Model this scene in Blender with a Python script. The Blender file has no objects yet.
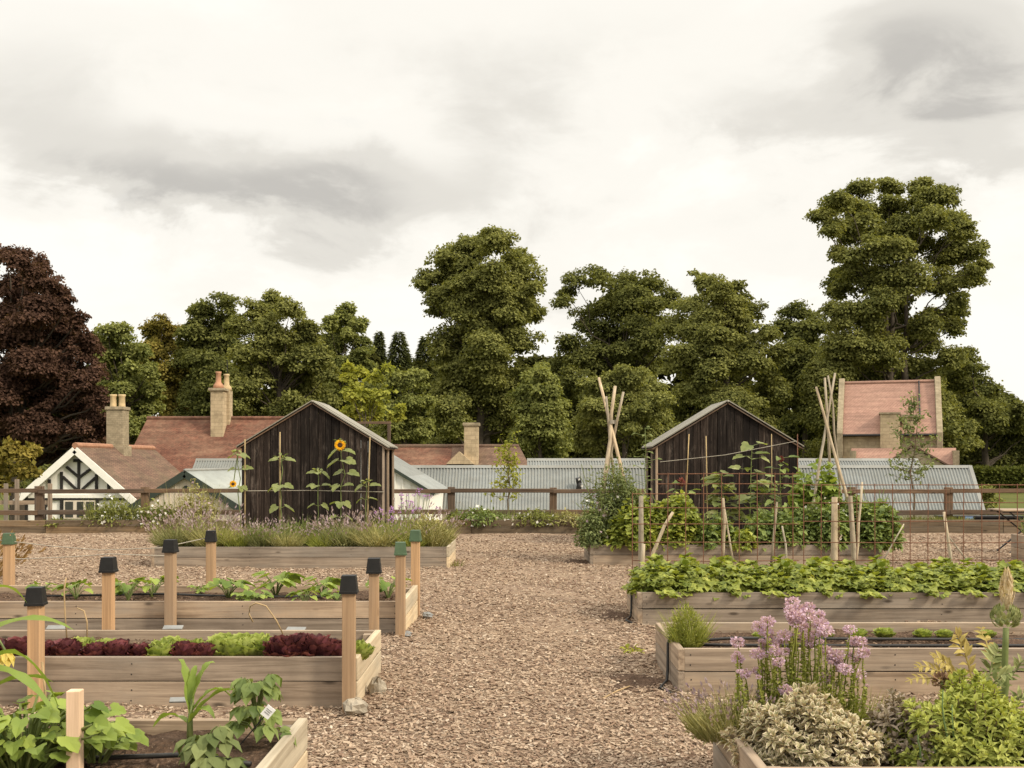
import bpy, math, random
import numpy as np
from mathutils import Vector
R = np.random.default_rng(7)
random.seed(7)
rad = math.radians
S = bpy.context.scene
COL = S.collection
F = 1100.0; CX = 520.0; CY = 462.0; EYE = 1.6

def at(px, py, Y):
    return np.array([(px-CX)*Y/F, Y, EYE+(CY-py)*Y/F])
def gx(px, Y): return (px-CX)*Y/F

# ------------------------------------------------------------------ meshes
class MB:
    def __init__(s): s.c = []; s.n = 0
    def add(s, V, Fc, m=0):
        V = np.asarray(V, float).reshape(-1, 3)
        if not isinstance(Fc, list): Fc = [Fc]
        for f in Fc:
            f = np.asarray(f, np.int64)
            if f.size: s.c.append(('f', f+s.n, m))
        s.c.append(('v', V)); s.n += len(V); return s
    def shift(s, d):
        d = np.asarray(d, float)
        s.c = [('v', c[1]-d) if c[0] == 'v' else c for c in s.c]; return s
    def box(s, lo, hi, m=0):
        x0, y0, z0 = lo; x1, y1, z1 = hi
        V = [(x0,y0,z0),(x1,y0,z0),(x1,y1,z0),(x0,y1,z0),(x0,y0,z1),(x1,y0,z1),(x1,y1,z1),(x0,y1,z1)]
        return s.add(V, [[(0,3,2,1),(4,5,6,7),(0,1,5,4),(1,2,6,5),(2,3,7,6),(3,0,4,7)]], m)
    def hexa(s, V, m=0):
        return s.add(V, [[(0,3,2,1),(4,5,6,7),(0,1,5,4),(1,2,6,5),(2,3,7,6),(3,0,4,7)]], m)
    def bar(s, a, b, w, h, m=0, up=(0,0,1)):
        a = np.array(a, float); b = np.array(b, float); d = b-a; d /= np.linalg.norm(d)
        u = np.array(up, float)
        if abs(d@u) > .98: u = np.array([0,1.,0])
        sd = np.cross(d, u); sd /= np.linalg.norm(sd); uu = np.cross(sd, d)
        V = []
        for p in (a, b):
            for i, j in ((-1,-1),(1,-1),(1,1),(-1,1)): V.append(p+sd*i*w/2+uu*j*h/2)
        return s.add(V, [[(0,1,2,3),(7,6,5,4),(0,4,5,1),(1,5,6,2),(2,6,7,3),(3,7,4,0)]], m)
    def tube(s, P, r, n=6, m=0, cap=True):
        P = np.asarray(P, float); k = len(P)
        r = np.full(k, r) if np.isscalar(r) else np.asarray(r, float)
        T = np.gradient(P, axis=0); T /= np.linalg.norm(T, axis=1)[:, None]+1e-9
        ref = np.array([0,0,1.]) if abs(T[0]@[0,0,1]) < .9 else np.array([1.,0,0])
        V = []
        for i in range(k):
            a = np.cross(T[i], ref); a /= np.linalg.norm(a)+1e-9; b = np.cross(T[i], a); ref = np.cross(a, T[i]) if False else ref
            t = np.arange(n)*2*math.pi/n
            V.append(P[i]+r[i]*(np.cos(t)[:,None]*a+np.sin(t)[:,None]*b))
        fs = [(i*n+j, i*n+(j+1)%n, (i+1)*n+(j+1)%n, (i+1)*n+j) for i in range(k-1) for j in range(n)]
        V = np.concatenate(V); out = [fs]
        s.add(V, out, m)
        if cap:
            s.c.append(('f', np.array([list(range(n))[::-1]])+s.n-len(V), m)); s.c.append(('f', np.array([[(k-1)*n+j for j in range(n)]])+s.n-len(V), m))
        return s
    def lathe(s, prof, c=(0,0,0), n=16, m=0):
        V = []; k = len(prof)
        for r, z in prof:
            for j in range(n):
                t = 2*math.pi*j/n; V.append((c[0]+r*math.cos(t), c[1]+r*math.sin(t), c[2]+z))
        fs = [(i*n+j, i*n+(j+1)%n, (i+1)*n+(j+1)%n, (i+1)*n+j) for i in range(k-1) for j in range(n)]
        s.add(V, [fs], m)
        s.c.append(('f', np.array([[(k-1)*n+j for j in range(n)]])+s.n-len(V), m))
        s.c.append(('f', np.array([list(range(n))[::-1]])+s.n-len(V), m)); return s
    def prism(s, poly, d, m=0):     # planar polygon (list of 3d points) extruded by the vector d
        P = np.asarray(poly, float); k = len(P); V = np.concatenate([P, P+np.asarray(d, float)])
        s.add(V, [[tuple(range(k))], [tuple(range(2*k-1, k-1, -1))], [(i, i+k, (i+1)%k+k, (i+1)%k) for i in range(k)]], m); return s
    def leaves(s, tv, tf, O, U, N, L, W, m=0):
        tv = np.asarray(tv, float); O = np.asarray(O, float); n = len(O)
        if n == 0: return s
        U = U/(np.linalg.norm(U, axis=1)[:, None]+1e-9)
        Sd = np.cross(N, U); Sd /= np.linalg.norm(Sd, axis=1)[:, None]+1e-9
        N = np.cross(U, Sd)
        L = np.broadcast_to(L, (n,)); W = np.broadcast_to(W, (n,))
        V = O[:,None,:] + tv[None,:,0,None]*(L[:,None]*1)[:,:,None]*U[:,None,:] + tv[None,:,1,None]*W[:,None,None]*Sd[:,None,:] + tv[None,:,2,None]*L[:,None,None]*N[:,None,:]
        k = len(tv)
        Fl = []
        for f in tf:
            f = np.asarray(f)
            Fl.append((f[None]+(np.arange(n)*k)[:,None,None]).reshape(-1, f.shape[1]))
        return s.add(V.reshape(-1,3), Fl, m)
    def mesh(s, name, mats, smooth=False):
        V = np.concatenate([c[1] for c in s.c if c[0] == 'v'])
        fs = [(c[1], c[2]) for c in s.c if c[0] == 'f']
        me = bpy.data.meshes.new(name)
        me.vertices.add(len(V)); me.vertices.foreach_set('co', V.astype(np.float32).ravel())
        nl = sum(f.size for f, _ in fs); nf = sum(len(f) for f, _ in fs)
        me.loops.add(nl); me.polygons.add(nf)
        me.loops.foreach_set('vertex_index', np.concatenate([f.ravel() for f, _ in fs]).astype(np.int32))
        tot = np.concatenate([np.full(len(f), f.shape[1]) for f, _ in fs])
        st = np.concatenate([[0], np.cumsum(tot)[:-1]])
        me.polygons.foreach_set('loop_start', st.astype(np.int32))
        me.polygons.foreach_set('material_index', np.concatenate([np.full(len(f), mm) for f, mm in fs]).astype(np.int32))
        me.polygons.foreach_set('use_smooth', np.full(nf, bool(smooth)))
        for mt in (mats if isinstance(mats, (list, tuple)) else [mats]): me.materials.append(mt)
        me.update(calc_edges=True); me.validate()
        return me

def tag(o, label=None, cat=None, group=None, kind=None):
    if label: o['label'] = label
    if cat: o['category'] = cat
    if group: o['group'] = group
    if kind: o['kind'] = kind
    return o
def thing(name, label, cat, loc=(0,0,0), rz=0, group=None):
    o = bpy.data.objects.new(name, None); COL.objects.link(o); o.empty_display_size = .1
    o.location = loc; o.rotation_euler = (0,0,rz)
    return tag(o, label, cat, group)
def part(name, mb, mats, parent=None, loc=(0,0,0), rot=(0,0,0), smooth=False, bevel=0, world=False, label=None):
    if world and parent is not None: mb.shift(np.array(parent.location))
    o = bpy.data.objects.new(name, mb.mesh(name, mats, smooth)); COL.objects.link(o)
    o.location = loc; o.rotation_euler = rot
    if parent is not None: o.parent = parent
    if bevel:
        b = o.modifiers.new('bevel', 'BEVEL'); b.width = bevel; b.segments = 2; b.limit_method = 'ANGLE'
    if label: o['label'] = label
    return o
def solo(name, mb, mats, label, cat, loc=(0,0,0), rz=0, group=None, smooth=False, bevel=0, kind=None, world=False):
    if world: mb.shift(loc)
    o = part(name, mb, mats, None, loc, (0,0,rz), smooth, bevel); return tag(o, label, cat, group, kind)
def dup(o, loc=None, rz=None, label=None, group=None, parent=None, scale=None):
    c = o.copy(); COL.objects.link(c)
    if parent is not None: c.parent = parent
    if loc is not None: c.location = loc
    if rz is not None: c.rotation_euler = (0,0,rz)
    if scale is not None: c.scale = (scale,)*3 if np.isscalar(scale) else scale
    if label: c['label'] = label
    if group: c['group'] = group
    for ch in list(o.children): dup(ch, parent=c)
    return c
def unit(v): return v/(np.linalg.norm(v, axis=-1, keepdims=True)+1e-9)
def rvec(n): return unit(R.normal(size=(n,3)))

# leaf templates: (along, across, up)
DIA = ([(0,0,0),(.45,.5,.04),(1,0,-.05),(.5,-.5,.04)], [[(0,3,2,1)]])
LEAF = ([(0,0,0),(.22,.4,.07),(.55,.46,.08),(1,0,-.16),(.55,-.46,.08),(.22,-.4,.07),(.3,0,-.01),(.62,0,-.03)],
        [[(0,6,1),(0,5,6),(7,3,2),(7,4,3)], [(1,6,7,2),(5,4,7,6)]])
BLADE = ([(0,.5,0),(.5,.4,.04),(1,0,-.12),(.5,-.4,.04),(0,-.5,0)], [[(0,4,3,1)], [(1,3,2)]])
HEART = ([(0,0,0),(-.12,.3,.05),(.1,.52,.09),(.45,.5,.08),(.5,.36,.05),(.78,.3,.02),(1,0,-.14),(.78,-.3,.02),(.5,-.36,.05),(.45,-.5,.08),(.1,-.52,.09),(-.12,-.3,.05),(.4,0,-.03)],
         [[(12,0,1),(12,1,2),(12,2,3),(12,3,4),(12,4,5),(12,5,6),(12,6,7),(12,7,8),(12,8,9),(12,9,10),(12,10,11),(12,11,0)]])
def ruffle(nu=5, nv=7, amp=.12, fr=4.5):
    V = []
    for i in range(nu):
        u = i/(nu-1); w = .25+.75*math.sin(min(1, u*1.15)*math.pi*.62)
        for j in range(nv):
            v = j/(nv-1)-.5
            e = (2*abs(v))**1.3
            V.append((u+.04*math.cos(j*2.3+i), v*w, amp*(e+.4*u)*math.sin(fr*(u*2+abs(v)*3)*2+j)+.25*u*u))
    return V, [[(i*nv+j, i*nv+j+1, (i+1)*nv+j+1, (i+1)*nv+j) for i in range(nu-1) for j in range(nv-1)]]
RUF = ruffle()

# ------------------------------------------------------------------ materials
class NT:
    def __init__(s, name):
        s.m = bpy.data.materials.new(name); s.m.use_nodes = True; s.t = s.m.node_tree; s.t.nodes.clear()
        s.out = s.n('ShaderNodeOutputMaterial')
    def n(s, typ, **k):
        x = s.t.nodes.new(typ)
        for a, b in k.items(): setattr(x, a, b)
        return x
    def l(s, a, b): s.t.links.new(a, b)
    def put(s, sock, v):
        if isinstance(v, bpy.types.NodeSocket): s.l(v, sock)
        elif isinstance(v, (tuple, list)) and len(v) == 3 and sock.type == 'RGBA': sock.default_value = (*v, 1)
        else: sock.default_value = v
    def coord(s, which='Object', scale=(1,1,1), rnd=False):
        c = s.n('ShaderNodeTexCoord').outputs[which]
        if rnd:
            oi = s.n('ShaderNodeObjectInfo'); ad = s.n('ShaderNodeVectorMath', operation='MULTIPLY_ADD')
            s.l(oi.outputs['Random'], ad.inputs[0]); ad.inputs[1].default_value = (37, 23, 51); s.l(c, ad.inputs[2]); c = ad.outputs[0]
        mp = s.n('ShaderNodeMapping'); s.l(c, mp.inputs['Vector']); mp.inputs['Scale'].default_value = scale
        return mp.outputs[0]
    def noise(s, vec, scale=5, detail=4, rough=.55, dist=0):
        x = s.n('ShaderNodeTexNoise'); s.l(vec, x.inputs['Vector']); x.inputs['Scale'].default_value = scale
        x.inputs['Detail'].default_value = detail; x.inputs['Roughness'].default_value = rough; x.inputs['Distortion'].default_value = dist
        return x.outputs['Fac']
    def voro(s, vec, scale=5, out='Distance'):
        x = s.n('ShaderNodeTexVoronoi'); s.l(vec, x.inputs['Vector']); x.inputs['Scale'].default_value = scale; return x.outputs[out]
    def ramp(s, fac, stops):
        x = s.n('ShaderNodeValToRGB'); s.l(fac, x.inputs[0]); e = x.color_ramp.elements
        while len(e) < len(stops): e.new(.5)
        for i, (p, c) in enumerate(stops): e[i].position = p; e[i].color = (*c, 1) if not np.isscalar(c) else (c,c,c,1)
        return x.outputs[0]
    def mix(s, fac, a, b, mode='MIX'):
        x = s.n('ShaderNodeMix', data_type='RGBA', blend_type=mode); s.put(x.inputs[0], fac); s.put(x.inputs[6], a); s.put(x.inputs[7], b); return x.outputs[2]
    def math(s, op, a, b=0, c=0):
        x = s.n('ShaderNodeMath', operation=op); s.put(x.inputs[0], a); s.put(x.inputs[1], b); s.put(x.inputs[2], c); return x.outputs[0]
    def island(s): return s.n('ShaderNodeNewGeometry').outputs['Random Per Island']
    def bump(s, h, strength=.5, dist=.01):
        x = s.n('ShaderNodeBump'); s.l(h, x.inputs['Height']); x.inputs['Strength'].default_value = strength; x.inputs['Distance'].default_value = dist; return x.outputs[0]
    def pbr(s, col, rough=.8, bump=None, metal=0, spec=.3):
        x = s.n('ShaderNodeBsdfPrincipled'); s.put(x.inputs['Base Color'], col); s.put(x.inputs['Roughness'], rough)
        x.inputs['Metallic'].default_value = metal; x.inputs['Specular IOR Level'].default_value = spec
        if bump is not None: s.l(bump, x.inputs['Normal'])
        s.l(x.outputs[0], s.out.inputs[0]); return s.m

def m_wood(name, axis, c1, c2, knots=True, fine=26, rough=.85, stain=.45):
    t = NT(name); sc = [fine]*3; sc[axis] = .9
    g = t.noise(t.coord(scale=sc, rnd=True), 1, 7, .65, .6)
    col = t.ramp(g, [(.3, c2), (.55, c1), (.8, tuple(min(1, k*1.25) for k in c1))])
    big = t.noise(t.coord(scale=[2.2]*3, rnd=True), 1, 5, .6)
    col = t.mix(t.ramp(big, [(.4, 0), (.75, stain)]), col, tuple(k*.55 for k in c2))
    oi = t.n('ShaderNodeObjectInfo').outputs['Random']
    col = t.mix(1, col, t.ramp(oi, [(0, (.74,.77,.80)), (.5, (.98,.96,.93)), (1, (1.22,1.14,1.02))]), 'MULTIPLY')
    if knots:
        gs = t.noise(t.coord(scale=[1.3*(.5 if i_ == axis else 2.4) for i_ in range(3)], rnd=True), 1, 6, .7); col = t.mix(t.ramp(gs, [(.5, 0), (.68, .5)]), col, tuple((q*.62+.05)*w for q, w in zip(c1, (.92,1.0,1.05))))
        ks = [6.]*3; ks[axis] = 2.0
        k = t.voro(t.coord(scale=ks, rnd=True), 1)
        col = t.mix(t.ramp(k, [(.05, .85), (.13, 0)]), col, tuple(q*.35 for q in c2))
    return t.pbr(col, rough, t.bump(g, .55, .006), spec=.2)
def m_leaf(name, dark, light, scale=.6, trans=.25, third=None, gloss=.0, rough=.5):
    t = NT(name); r = t.island(); n = t.noise(t.coord(scale=[scale]*3), 1, 3, .5)
    f = t.math('MULTIPLY_ADD', r, .65, t.math('MULTIPLY_ADD', n, 1.1, -.4))
    st = [(.05, dark), (.8, light)]
    if third: st.append((.97, third))
    col = t.ramp(f, st)
    d = t.n('ShaderNodeBsdfPrincipled'); t.l(col, d.inputs['Base Color']); d.inputs['Roughness'].default_value = rough; d.inputs['Specular IOR Level'].default_value = gloss
    tr = t.n('ShaderNodeBsdfTranslucent'); t.l(t.mix(1, col, (1.25,1.2,.55), 'MULTIPLY'), tr.inputs[0])
    mx = t.n('ShaderNodeMixShader'); mx.inputs[0].default_value = trans
    t.l(d.outputs[0], mx.inputs[1]); t.l(tr.outputs[0], mx.inputs[2]); t.l(mx.outputs[0], t.out.inputs[0])
    return t.m
def m_plain(name, c, rough=.7, var=.25, scale=8, spec=.3, metal=0, bump=.2):
    t = NT(name); n = t.noise(t.coord(scale=[scale]*3, rnd=True), 1, 5, .6)
    col = t.ramp(n, [(.25, tuple(k*(1-var) for k in c)), (.75, tuple(min(1, k*(1+var)) for k in c))])
    return t.pbr(col, rough, t.bump(n, bump, .01), metal, spec)
def m_tile(name, c1, c2, moss, sx=5, sz=9, mossy=.5):
    t = NT(name); b = t.n('ShaderNodeTexBrick'); t.l(t.coord(scale=(1,1,1)), b.inputs['Vector'])
    co = t.n('ShaderNodeTexCoord').outputs['Object']; sp = t.n('ShaderNodeSeparateXYZ'); t.l(co, sp.inputs[0])
    cb = t.n('ShaderNodeCombineXYZ'); t.l(t.math('ADD', sp.outputs[0], t.math('MULTIPLY', sp.outputs[1], .35)), cb.inputs[0]); t.l(t.math('MULTIPLY', sp.outputs[2], 1.4), cb.inputs[1]); t.l(cb.outputs[0], b.inputs['Vector'])
    b.inputs['Scale'].default_value = 3.2; b.inputs['Mortar Size'].default_value = .022; b.inputs['Color1'].default_value = (*c1,1); b.inputs['Color2'].default_value = (*c2,1); b.inputs['Mortar'].default_value = (*[k*.45 for k in c2],1)
    n = t.noise(t.coord(scale=[.7]*3), 1, 7, .72); n2 = t.noise(t.coord(scale=[5]*3), 1, 4, .7)
    col = t.mix(t.ramp(n, [(.42, 0), (.68, mossy)]), b.outputs[0], moss)
    col = t.mix(t.ramp(n2, [(.4, .0), (.75, .55)]), col, tuple(k*.5 for k in c2))
    st = t.noise(t.coord(scale=(.45,.45,5.5)), 1, 4, .6); col = t.mix(1, col, t.ramp(st, [(.3, (.74,.74,.74)), (.7, (1.18,1.17,1.15))]), 'MULTIPLY')
    return t.pbr(col, .9, t.bump(b.outputs['Fac'], -.5, .02), spec=.15)
def m_stone(name, c1, c2, mortar, scale=2.2):
    t = NT(name); co = t.n('ShaderNodeTexCoord').outputs['Object']; sp = t.n('ShaderNodeSeparateXYZ'); t.l(co, sp.inputs[0])
    cb = t.n('ShaderNodeCombineXYZ'); t.l(t.math('ADD', sp.outputs[0], sp.outputs[1]), cb.inputs[0]); t.l(sp.outputs[2], cb.inputs[1])
    b = t.n('ShaderNodeTexBrick'); t.l(cb.outputs[0], b.inputs['Vector']); b.inputs['Scale'].default_value = scale; b.inputs['Mortar Size'].default_value = .015
    b.inputs['Color1'].default_value = (*c1,1); b.inputs['Color2'].default_value = (*c2,1); b.inputs['Mortar'].default_value = (*mortar,1)
    n = t.noise(t.coord(scale=[2.5]*3), 1, 7, .7)
    col = t.mix(t.ramp(n, [(.45, 0), (.8, .75)]), b.outputs[0], tuple(k*.35 for k in c2))
    return t.pbr(col, .95, t.bump(n, .5, .03), spec=.1)

OLD1, OLD2 = (.375,.295,.22), (.17,.125,.09)
BRD = [m_wood('weathered_board_%s' % 'xyz'[i], i, OLD1, OLD2) for i in range(3)]
PALE = m_wood('sunlit_end_board', 1, (.56,.46,.32), (.36,.28,.185), stain=.25)  # paler than the other boards: sunlight on left bed ends put into the colour
FRESH = m_wood('fresh_softwood', 2, (.42,.275,.16), (.28,.18,.105), fine=40, stain=.1)
STK = m_wood('pale_stake_wood', 2, (.58,.44,.33), (.42,.31,.22), stain=.15, knots=False)
POLE = m_wood('peeled_pole_wood', 2, (.47,.385,.275), (.24,.185,.125), fine=14)
CANE = m_wood('bamboo_cane', 2, (.45,.34,.18), (.25,.18,.09), knots=False)
RAIL = m_wood('weathered_rail', 0, (.15,.10,.066), (.07,.045,.03))
RAILZ = m_wood('weathered_post', 2, (.155,.105,.07), (.07,.046,.03))
SLEEP = m_wood('old_sleeper', 0, (.20,.145,.09), (.10,.068,.042))
def m_char():
    t = NT('charred_board'); r = t.island()
    g = t.noise(t.coord(scale=(30,30,1.3)), 1, 8, .72, .6); n = t.noise(t.coord(scale=(5,5,1.4)), 1, 7, .75)
    col = t.ramp(g, [(.36, (.009,.007,.006)), (.53, (.030,.023,.019)), (.66, (.095,.077,.064)), (.80, (.24,.20,.17))])
    col = t.mix(t.ramp(n, [(.42, .75), (.56, 0)]), col, (.014,.010,.008)); col = t.mix(t.ramp(n, [(.57, 0), (.70, .6)]), col, (.17,.145,.125))
    k = t.voro(t.coord(scale=(5.5,5.5,2.6)), 1); col = t.mix(t.ramp(k, [(.05, .9), (.12, 0)]), col, (.008,.006,.005))
    col = t.mix(1, col, t.ramp(r, [(0, (.45,.44,.43)), (1, (1.5,1.4,1.3))]), 'MULTIPLY')
    return t.pbr(col, .85, t.bump(g, .6, .012), spec=.15)
CHAR = m_char()
def m_metal(name, c):
    t = NT(name); n = t.noise(t.coord(scale=(.8,.8,3)), 1, 6, .7); n2 = t.noise(t.coord(scale=(6,6,.5)), 1, 4, .6)
    col = t.ramp(n, [(.3, tuple(k*.8 for k in c)), (.7, tuple(k*1.12 for k in c))])
    col = t.mix(t.ramp(n2, [(.5, 0), (.85, .4)]), col, (.22,.19,.14))
    co = t.n('ShaderNodeTexCoord').outputs['Object']; sp = t.n('ShaderNodeSeparateXYZ'); t.l(co, sp.inputs[0]); wnz = t.n('ShaderNodeTexWhiteNoise', noise_dimensions='1D'); t.l(t.math('FLOOR', t.math('MULTIPLY', sp.outputs[0], 1.15)), wnz.inputs['W'])
    col = t.mix(1, col, t.ramp(wnz.outputs['Value'], [(0, (.84,.83,.80)), (1, (1.12,1.12,1.12))]), 'MULTIPLY'); n3 = t.noise(t.coord(scale=(9,9,.6)), 1, 6, .75); col = t.mix(t.ramp(n3, [(.56, 0), (.74, .5)]), col, (.16,.12,.075))
    return t.pbr(col, .55, spec=.3)
TIN = m_metal('grey_corrugated_sheet', (.215,.225,.215)); TINP = m_metal('pale_corrugated_sheet', (.31,.325,.295)); TINS = m_metal('shed_roof_sheet', (.28,.26,.21)); TRIMG = m_metal('pale_metal_trim', (.235,.235,.215))
WHITE = m_plain('white_painted_render', (.78,.75,.68), .8, .06, 3); CREAM = m_plain('cream_boarding', (.62,.53,.43), .8, .08, 4); BLACKT = m_plain('black_timber', (.022,.019,.017), .7, .3, 6)
DKGRN = m_plain('dark_green_paint', (.035,.045,.035), .6, .2, 4); GLASS = m_plain('dark_window_glass', (.05,.05,.048), .08, .2, 1, spec=.6, bump=0)
CLAY = m_tile('red_clay_tiles', (.225,.098,.064), (.135,.062,.043), (.25,.16,.105), mossy=.7); BROWNT = m_tile('brown_mossy_tiles', (.22,.135,.095), (.155,.095,.07), (.15,.125,.075), mossy=.6)
PINKT = m_tile('pink_clay_tiles', (.41,.245,.185), (.37,.215,.165), (.32,.21,.155), mossy=.4); RIDGE = m_plain('orange_ridge_tile', (.34,.175,.105), .9, .3, 4)
STONE = m_stone('buff_stone', (.50,.39,.25), (.41,.32,.20), (.34,.26,.17), 1.35); STONEG = m_stone('lichened_stone', (.38,.31,.21), (.29,.235,.155), (.22,.18,.12), 3)
POTC = m_plain('buff_chimney_pot', (.48,.36,.2), .9, .25, 5); POTR = m_plain('terracotta_chimney_pot', (.42,.22,.13), .9, .25, 5)
BLKP = m_plain('black_plastic', (.014,.013,.012), .55, .3, 20, spec=.25); GRNP = m_plain('green_plastic', (.06,.10,.05), .5, .2, 20, spec=.4)
RUST = m_plain('rusty_steel', (.17,.08,.047), .85, .45, 60, spec=.2); HOSE = m_plain('black_rubber_hose', (.025,.023,.021), .5, .2, 20); GALV = m_plain('grey_twine', (.34,.30,.24), .8, .2, 20)
ROCK = m_plain('pale_limestone', (.31,.265,.20), .95, .35, 14, bump=.8); SLATE = m_plain('grey_slate', (.22,.22,.21), .8, .25, 10, bump=.5); TAGW = m_plain('white_plant_tag', (.7,.69,.68), .6, .06, 5); IRON = m_plain('black_iron', (.02,.018,.017), .5, .3, 15)
BARK = m_plain('tree_bark', (.07,.055,.04), .95, .4, 3, bump=.8); STEMG = m_plain('green_stem', (.14,.17,.05), .6, .2, 12); STEMB = m_plain('dry_stem', (.36,.25,.13), .8, .3, 12)
TWIG = m_plain('brown_twig', (.14,.10,.06), .9, .3, 12)
SUNDISC = m_plain('brown_seed_disc', (.06,.025,.012), .95, .4, 60); 
def m_soil():
    t = NT('garden_soil'); c = t.coord(); n = t.noise(c, 9, 8, .75); v = t.voro(c, 38); w = t.noise(c, 60, 3, .6)
    col = t.ramp(n, [(.3, (.055,.034,.022)), (.55, (.115,.072,.047)), (.78, (.19,.125,.085))])
    col = t.mix(t.ramp(w, [(.62, 0), (.72, .8)]), col, (.34,.25,.18))
    return t.pbr(col, .95, t.bump(t.math('ADD', n, v), .9, .03), spec=.1)
SOIL = m_soil()
def m_chipbed():
    t = NT('woodchip_mulch'); c = t.coord()
    v = t.n('ShaderNodeTexVoronoi'); mp = t.n('ShaderNodeMapping'); mp.inputs['Scale'].default_value = (1,1.7,1); nz = t.n('ShaderNodeTexNoise'); t.l(c, nz.inputs['Vector']); nz.inputs['Scale'].default_value = 9
    va = t.n('ShaderNodeVectorMath', operation='MULTIPLY_ADD'); t.l(nz.outputs['Color'], va.inputs[0]); va.inputs[1].default_value = (.12,.12,.12); t.l(c, va.inputs[2]); t.l(va.outputs[0], mp.inputs[0])
    t.l(mp.outputs[0], v.inputs['Vector']); v.inputs['Scale'].default_value = 34
    cc = t.n('ShaderNodeSeparateColor'); t.l(v.outputs['Color'], cc.inputs[0])
    col = t.ramp(cc.outputs[0], [(0, (.155,.095,.062)), (.3, (.275,.188,.125)), (.65, (.375,.272,.182)), (.95, (.48,.375,.268))])
    n = t.noise(c, .55, 6, .65); n2 = t.noise(c, 3.5, 5, .7)
    col = t.mix(t.ramp(n, [(.4, 0), (.62, .3)]), col, (.17,.11,.085)); col = t.mix(t.ramp(n2, [(.5, 0), (.72, .55)]), col, (.15,.095,.07))
    return t.pbr(col, .95, t.bump(t.math('ADD', v.outputs['Distance'], t.noise(c, 25, 4, .7)), .8, .03), spec=.1)
CHIPBED = m_chipbed()
def m_chip():
    t = NT('wood_chip'); r = t.island()
    col = t.ramp(r, [(0, (.18,.115,.078)), (.25, (.28,.195,.135)), (.65, (.355,.262,.182)), (.95, (.42,.325,.235)), (1, (.53,.44,.34))])
    return t.pbr(col, .9, spec=.15)
CHIP = m_chip()
def m_grass():
    t = NT('meadow_grass'); c = t.coord(); n = t.noise(c, .25, 6, .65); n2 = t.noise(c, 8, 5, .7)
    col = t.ramp(n, [(.3, (.075,.09,.022)), (.7, (.15,.15,.045))]); col = t.mix(t.ramp(n2, [(.4, 0), (.7, .5)]), col, (.05,.06,.018))
    return t.pbr(col, .95, t.bump(n2, .8, .05), spec=.1)
GRASS = m_grass()
# leaf colours
L_OAK = m_leaf('olive_tree_leaf', (.08,.09,.029), (.285,.285,.092), .35, .35); L_DARK = m_leaf('dark_tree_leaf', (.06,.07,.024), (.205,.21,.066), .35, .35)
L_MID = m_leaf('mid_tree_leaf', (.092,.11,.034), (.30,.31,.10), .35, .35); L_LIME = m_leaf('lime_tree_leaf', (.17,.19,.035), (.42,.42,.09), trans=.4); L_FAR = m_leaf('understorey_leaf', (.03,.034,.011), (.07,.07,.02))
L_BEECH = m_leaf('copper_beech_leaf', (.045,.026,.019), (.135,.077,.054), third=(.20,.12,.075)); L_CON = m_leaf('conifer_needle', (.05,.06,.024), (.13,.14,.055)); L_YEL = m_leaf('yellowing_leaf', (.10,.095,.022), (.28,.22,.055))
L_BRT = m_leaf('strawberry_leaf', (.11,.15,.022), (.36,.39,.075), 3, .35, (.52,.49,.13), .3); L_BEAN = m_leaf('bean_leaf', (.08,.12,.03), (.255,.31,.085), 3, .3, gloss=.25); L_PEA = m_leaf('pea_leaf', (.09,.12,.045), (.27,.30,.125), 3, .3)
L_SQ = m_leaf('squash_leaf', (.11,.17,.03), (.33,.40,.085), 4, .35, gloss=.2); L_CORN = m_leaf('maize_leaf', (.12,.19,.035), (.30,.38,.085), 3, .4, gloss=.3); L_LETG = m_leaf('green_lettuce_leaf', (.20,.26,.05), (.44,.48,.15), 6, .3, gloss=.3)
L_LETR = m_leaf('red_lettuce_leaf', (.05,.016,.021), (.235,.075,.085), 8, .3, (.36,.24,.15), .3, .35); L_LAV = m_leaf('lavender_leaf', (.11,.115,.045), (.30,.29,.13), 2, .2); L_LAVF = m_leaf('lavender_flower', (.24,.17,.19), (.46,.36,.36), 2, .2)
L_OREF = m_leaf('mauve_flower', (.42,.28,.41), (.72,.56,.67), 6, .3); L_THY = m_leaf('thyme_leaf', (.18,.18,.06), (.43,.385,.175), 4, .2); L_SAGV = m_leaf('variegated_sage_leaf', (.23,.225,.12), (.47,.43,.26), 4, .25, (.64,.50,.42)); L_SAGE_C = m_leaf('sage_cream_margin', (.52,.43,.29), (.76,.65,.48), 4, .15)
L_SAGP = m_leaf('purple_sage_leaf', (.18,.15,.10), (.40,.32,.25), 4, .15); L_SAGG = m_leaf('golden_sage_leaf', (.20,.235,.05), (.50,.52,.15), 4, .3, (.66,.64,.27)); L_FEN = m_leaf('feathery_leaf', (.14,.17,.035), (.38,.39,.10), 4, .3)
L_ART = m_leaf('artichoke_leaf', (.16,.19,.07), (.34,.35,.16), 4, .2); L_RUSTY = m_leaf('browned_leaf', (.22,.16,.055), (.48,.39,.14), 4, .25); L_WHITE = m_leaf('white_petal', (.6,.58,.54), (.8,.78,.74), 5, .2); L_SUN = m_leaf('yellow_petal', (.62,.30,.015), (.85,.50,.03), 5, .25)
L_REDF = m_leaf('dark_red_petal', (.12,.03,.028), (.27,.10,.085), 5, .2); L_VERB = m_leaf('purple_petal', (.28,.12,.33), (.45,.25,.5), 5, .2); L_CHIVE = m_leaf('chive_blade', (.10,.16,.06), (.18,.25,.10), 3, .2); L_SUNL = m_leaf('sunflower_leaf', (.11,.145,.045), (.32,.345,.13), 4, .4, (.55,.54,.30), .2)
L_BRONZE = m_leaf('bronze_grass_blade', (.15,.085,.035), (.30,.19,.08), 4, .2)
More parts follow.
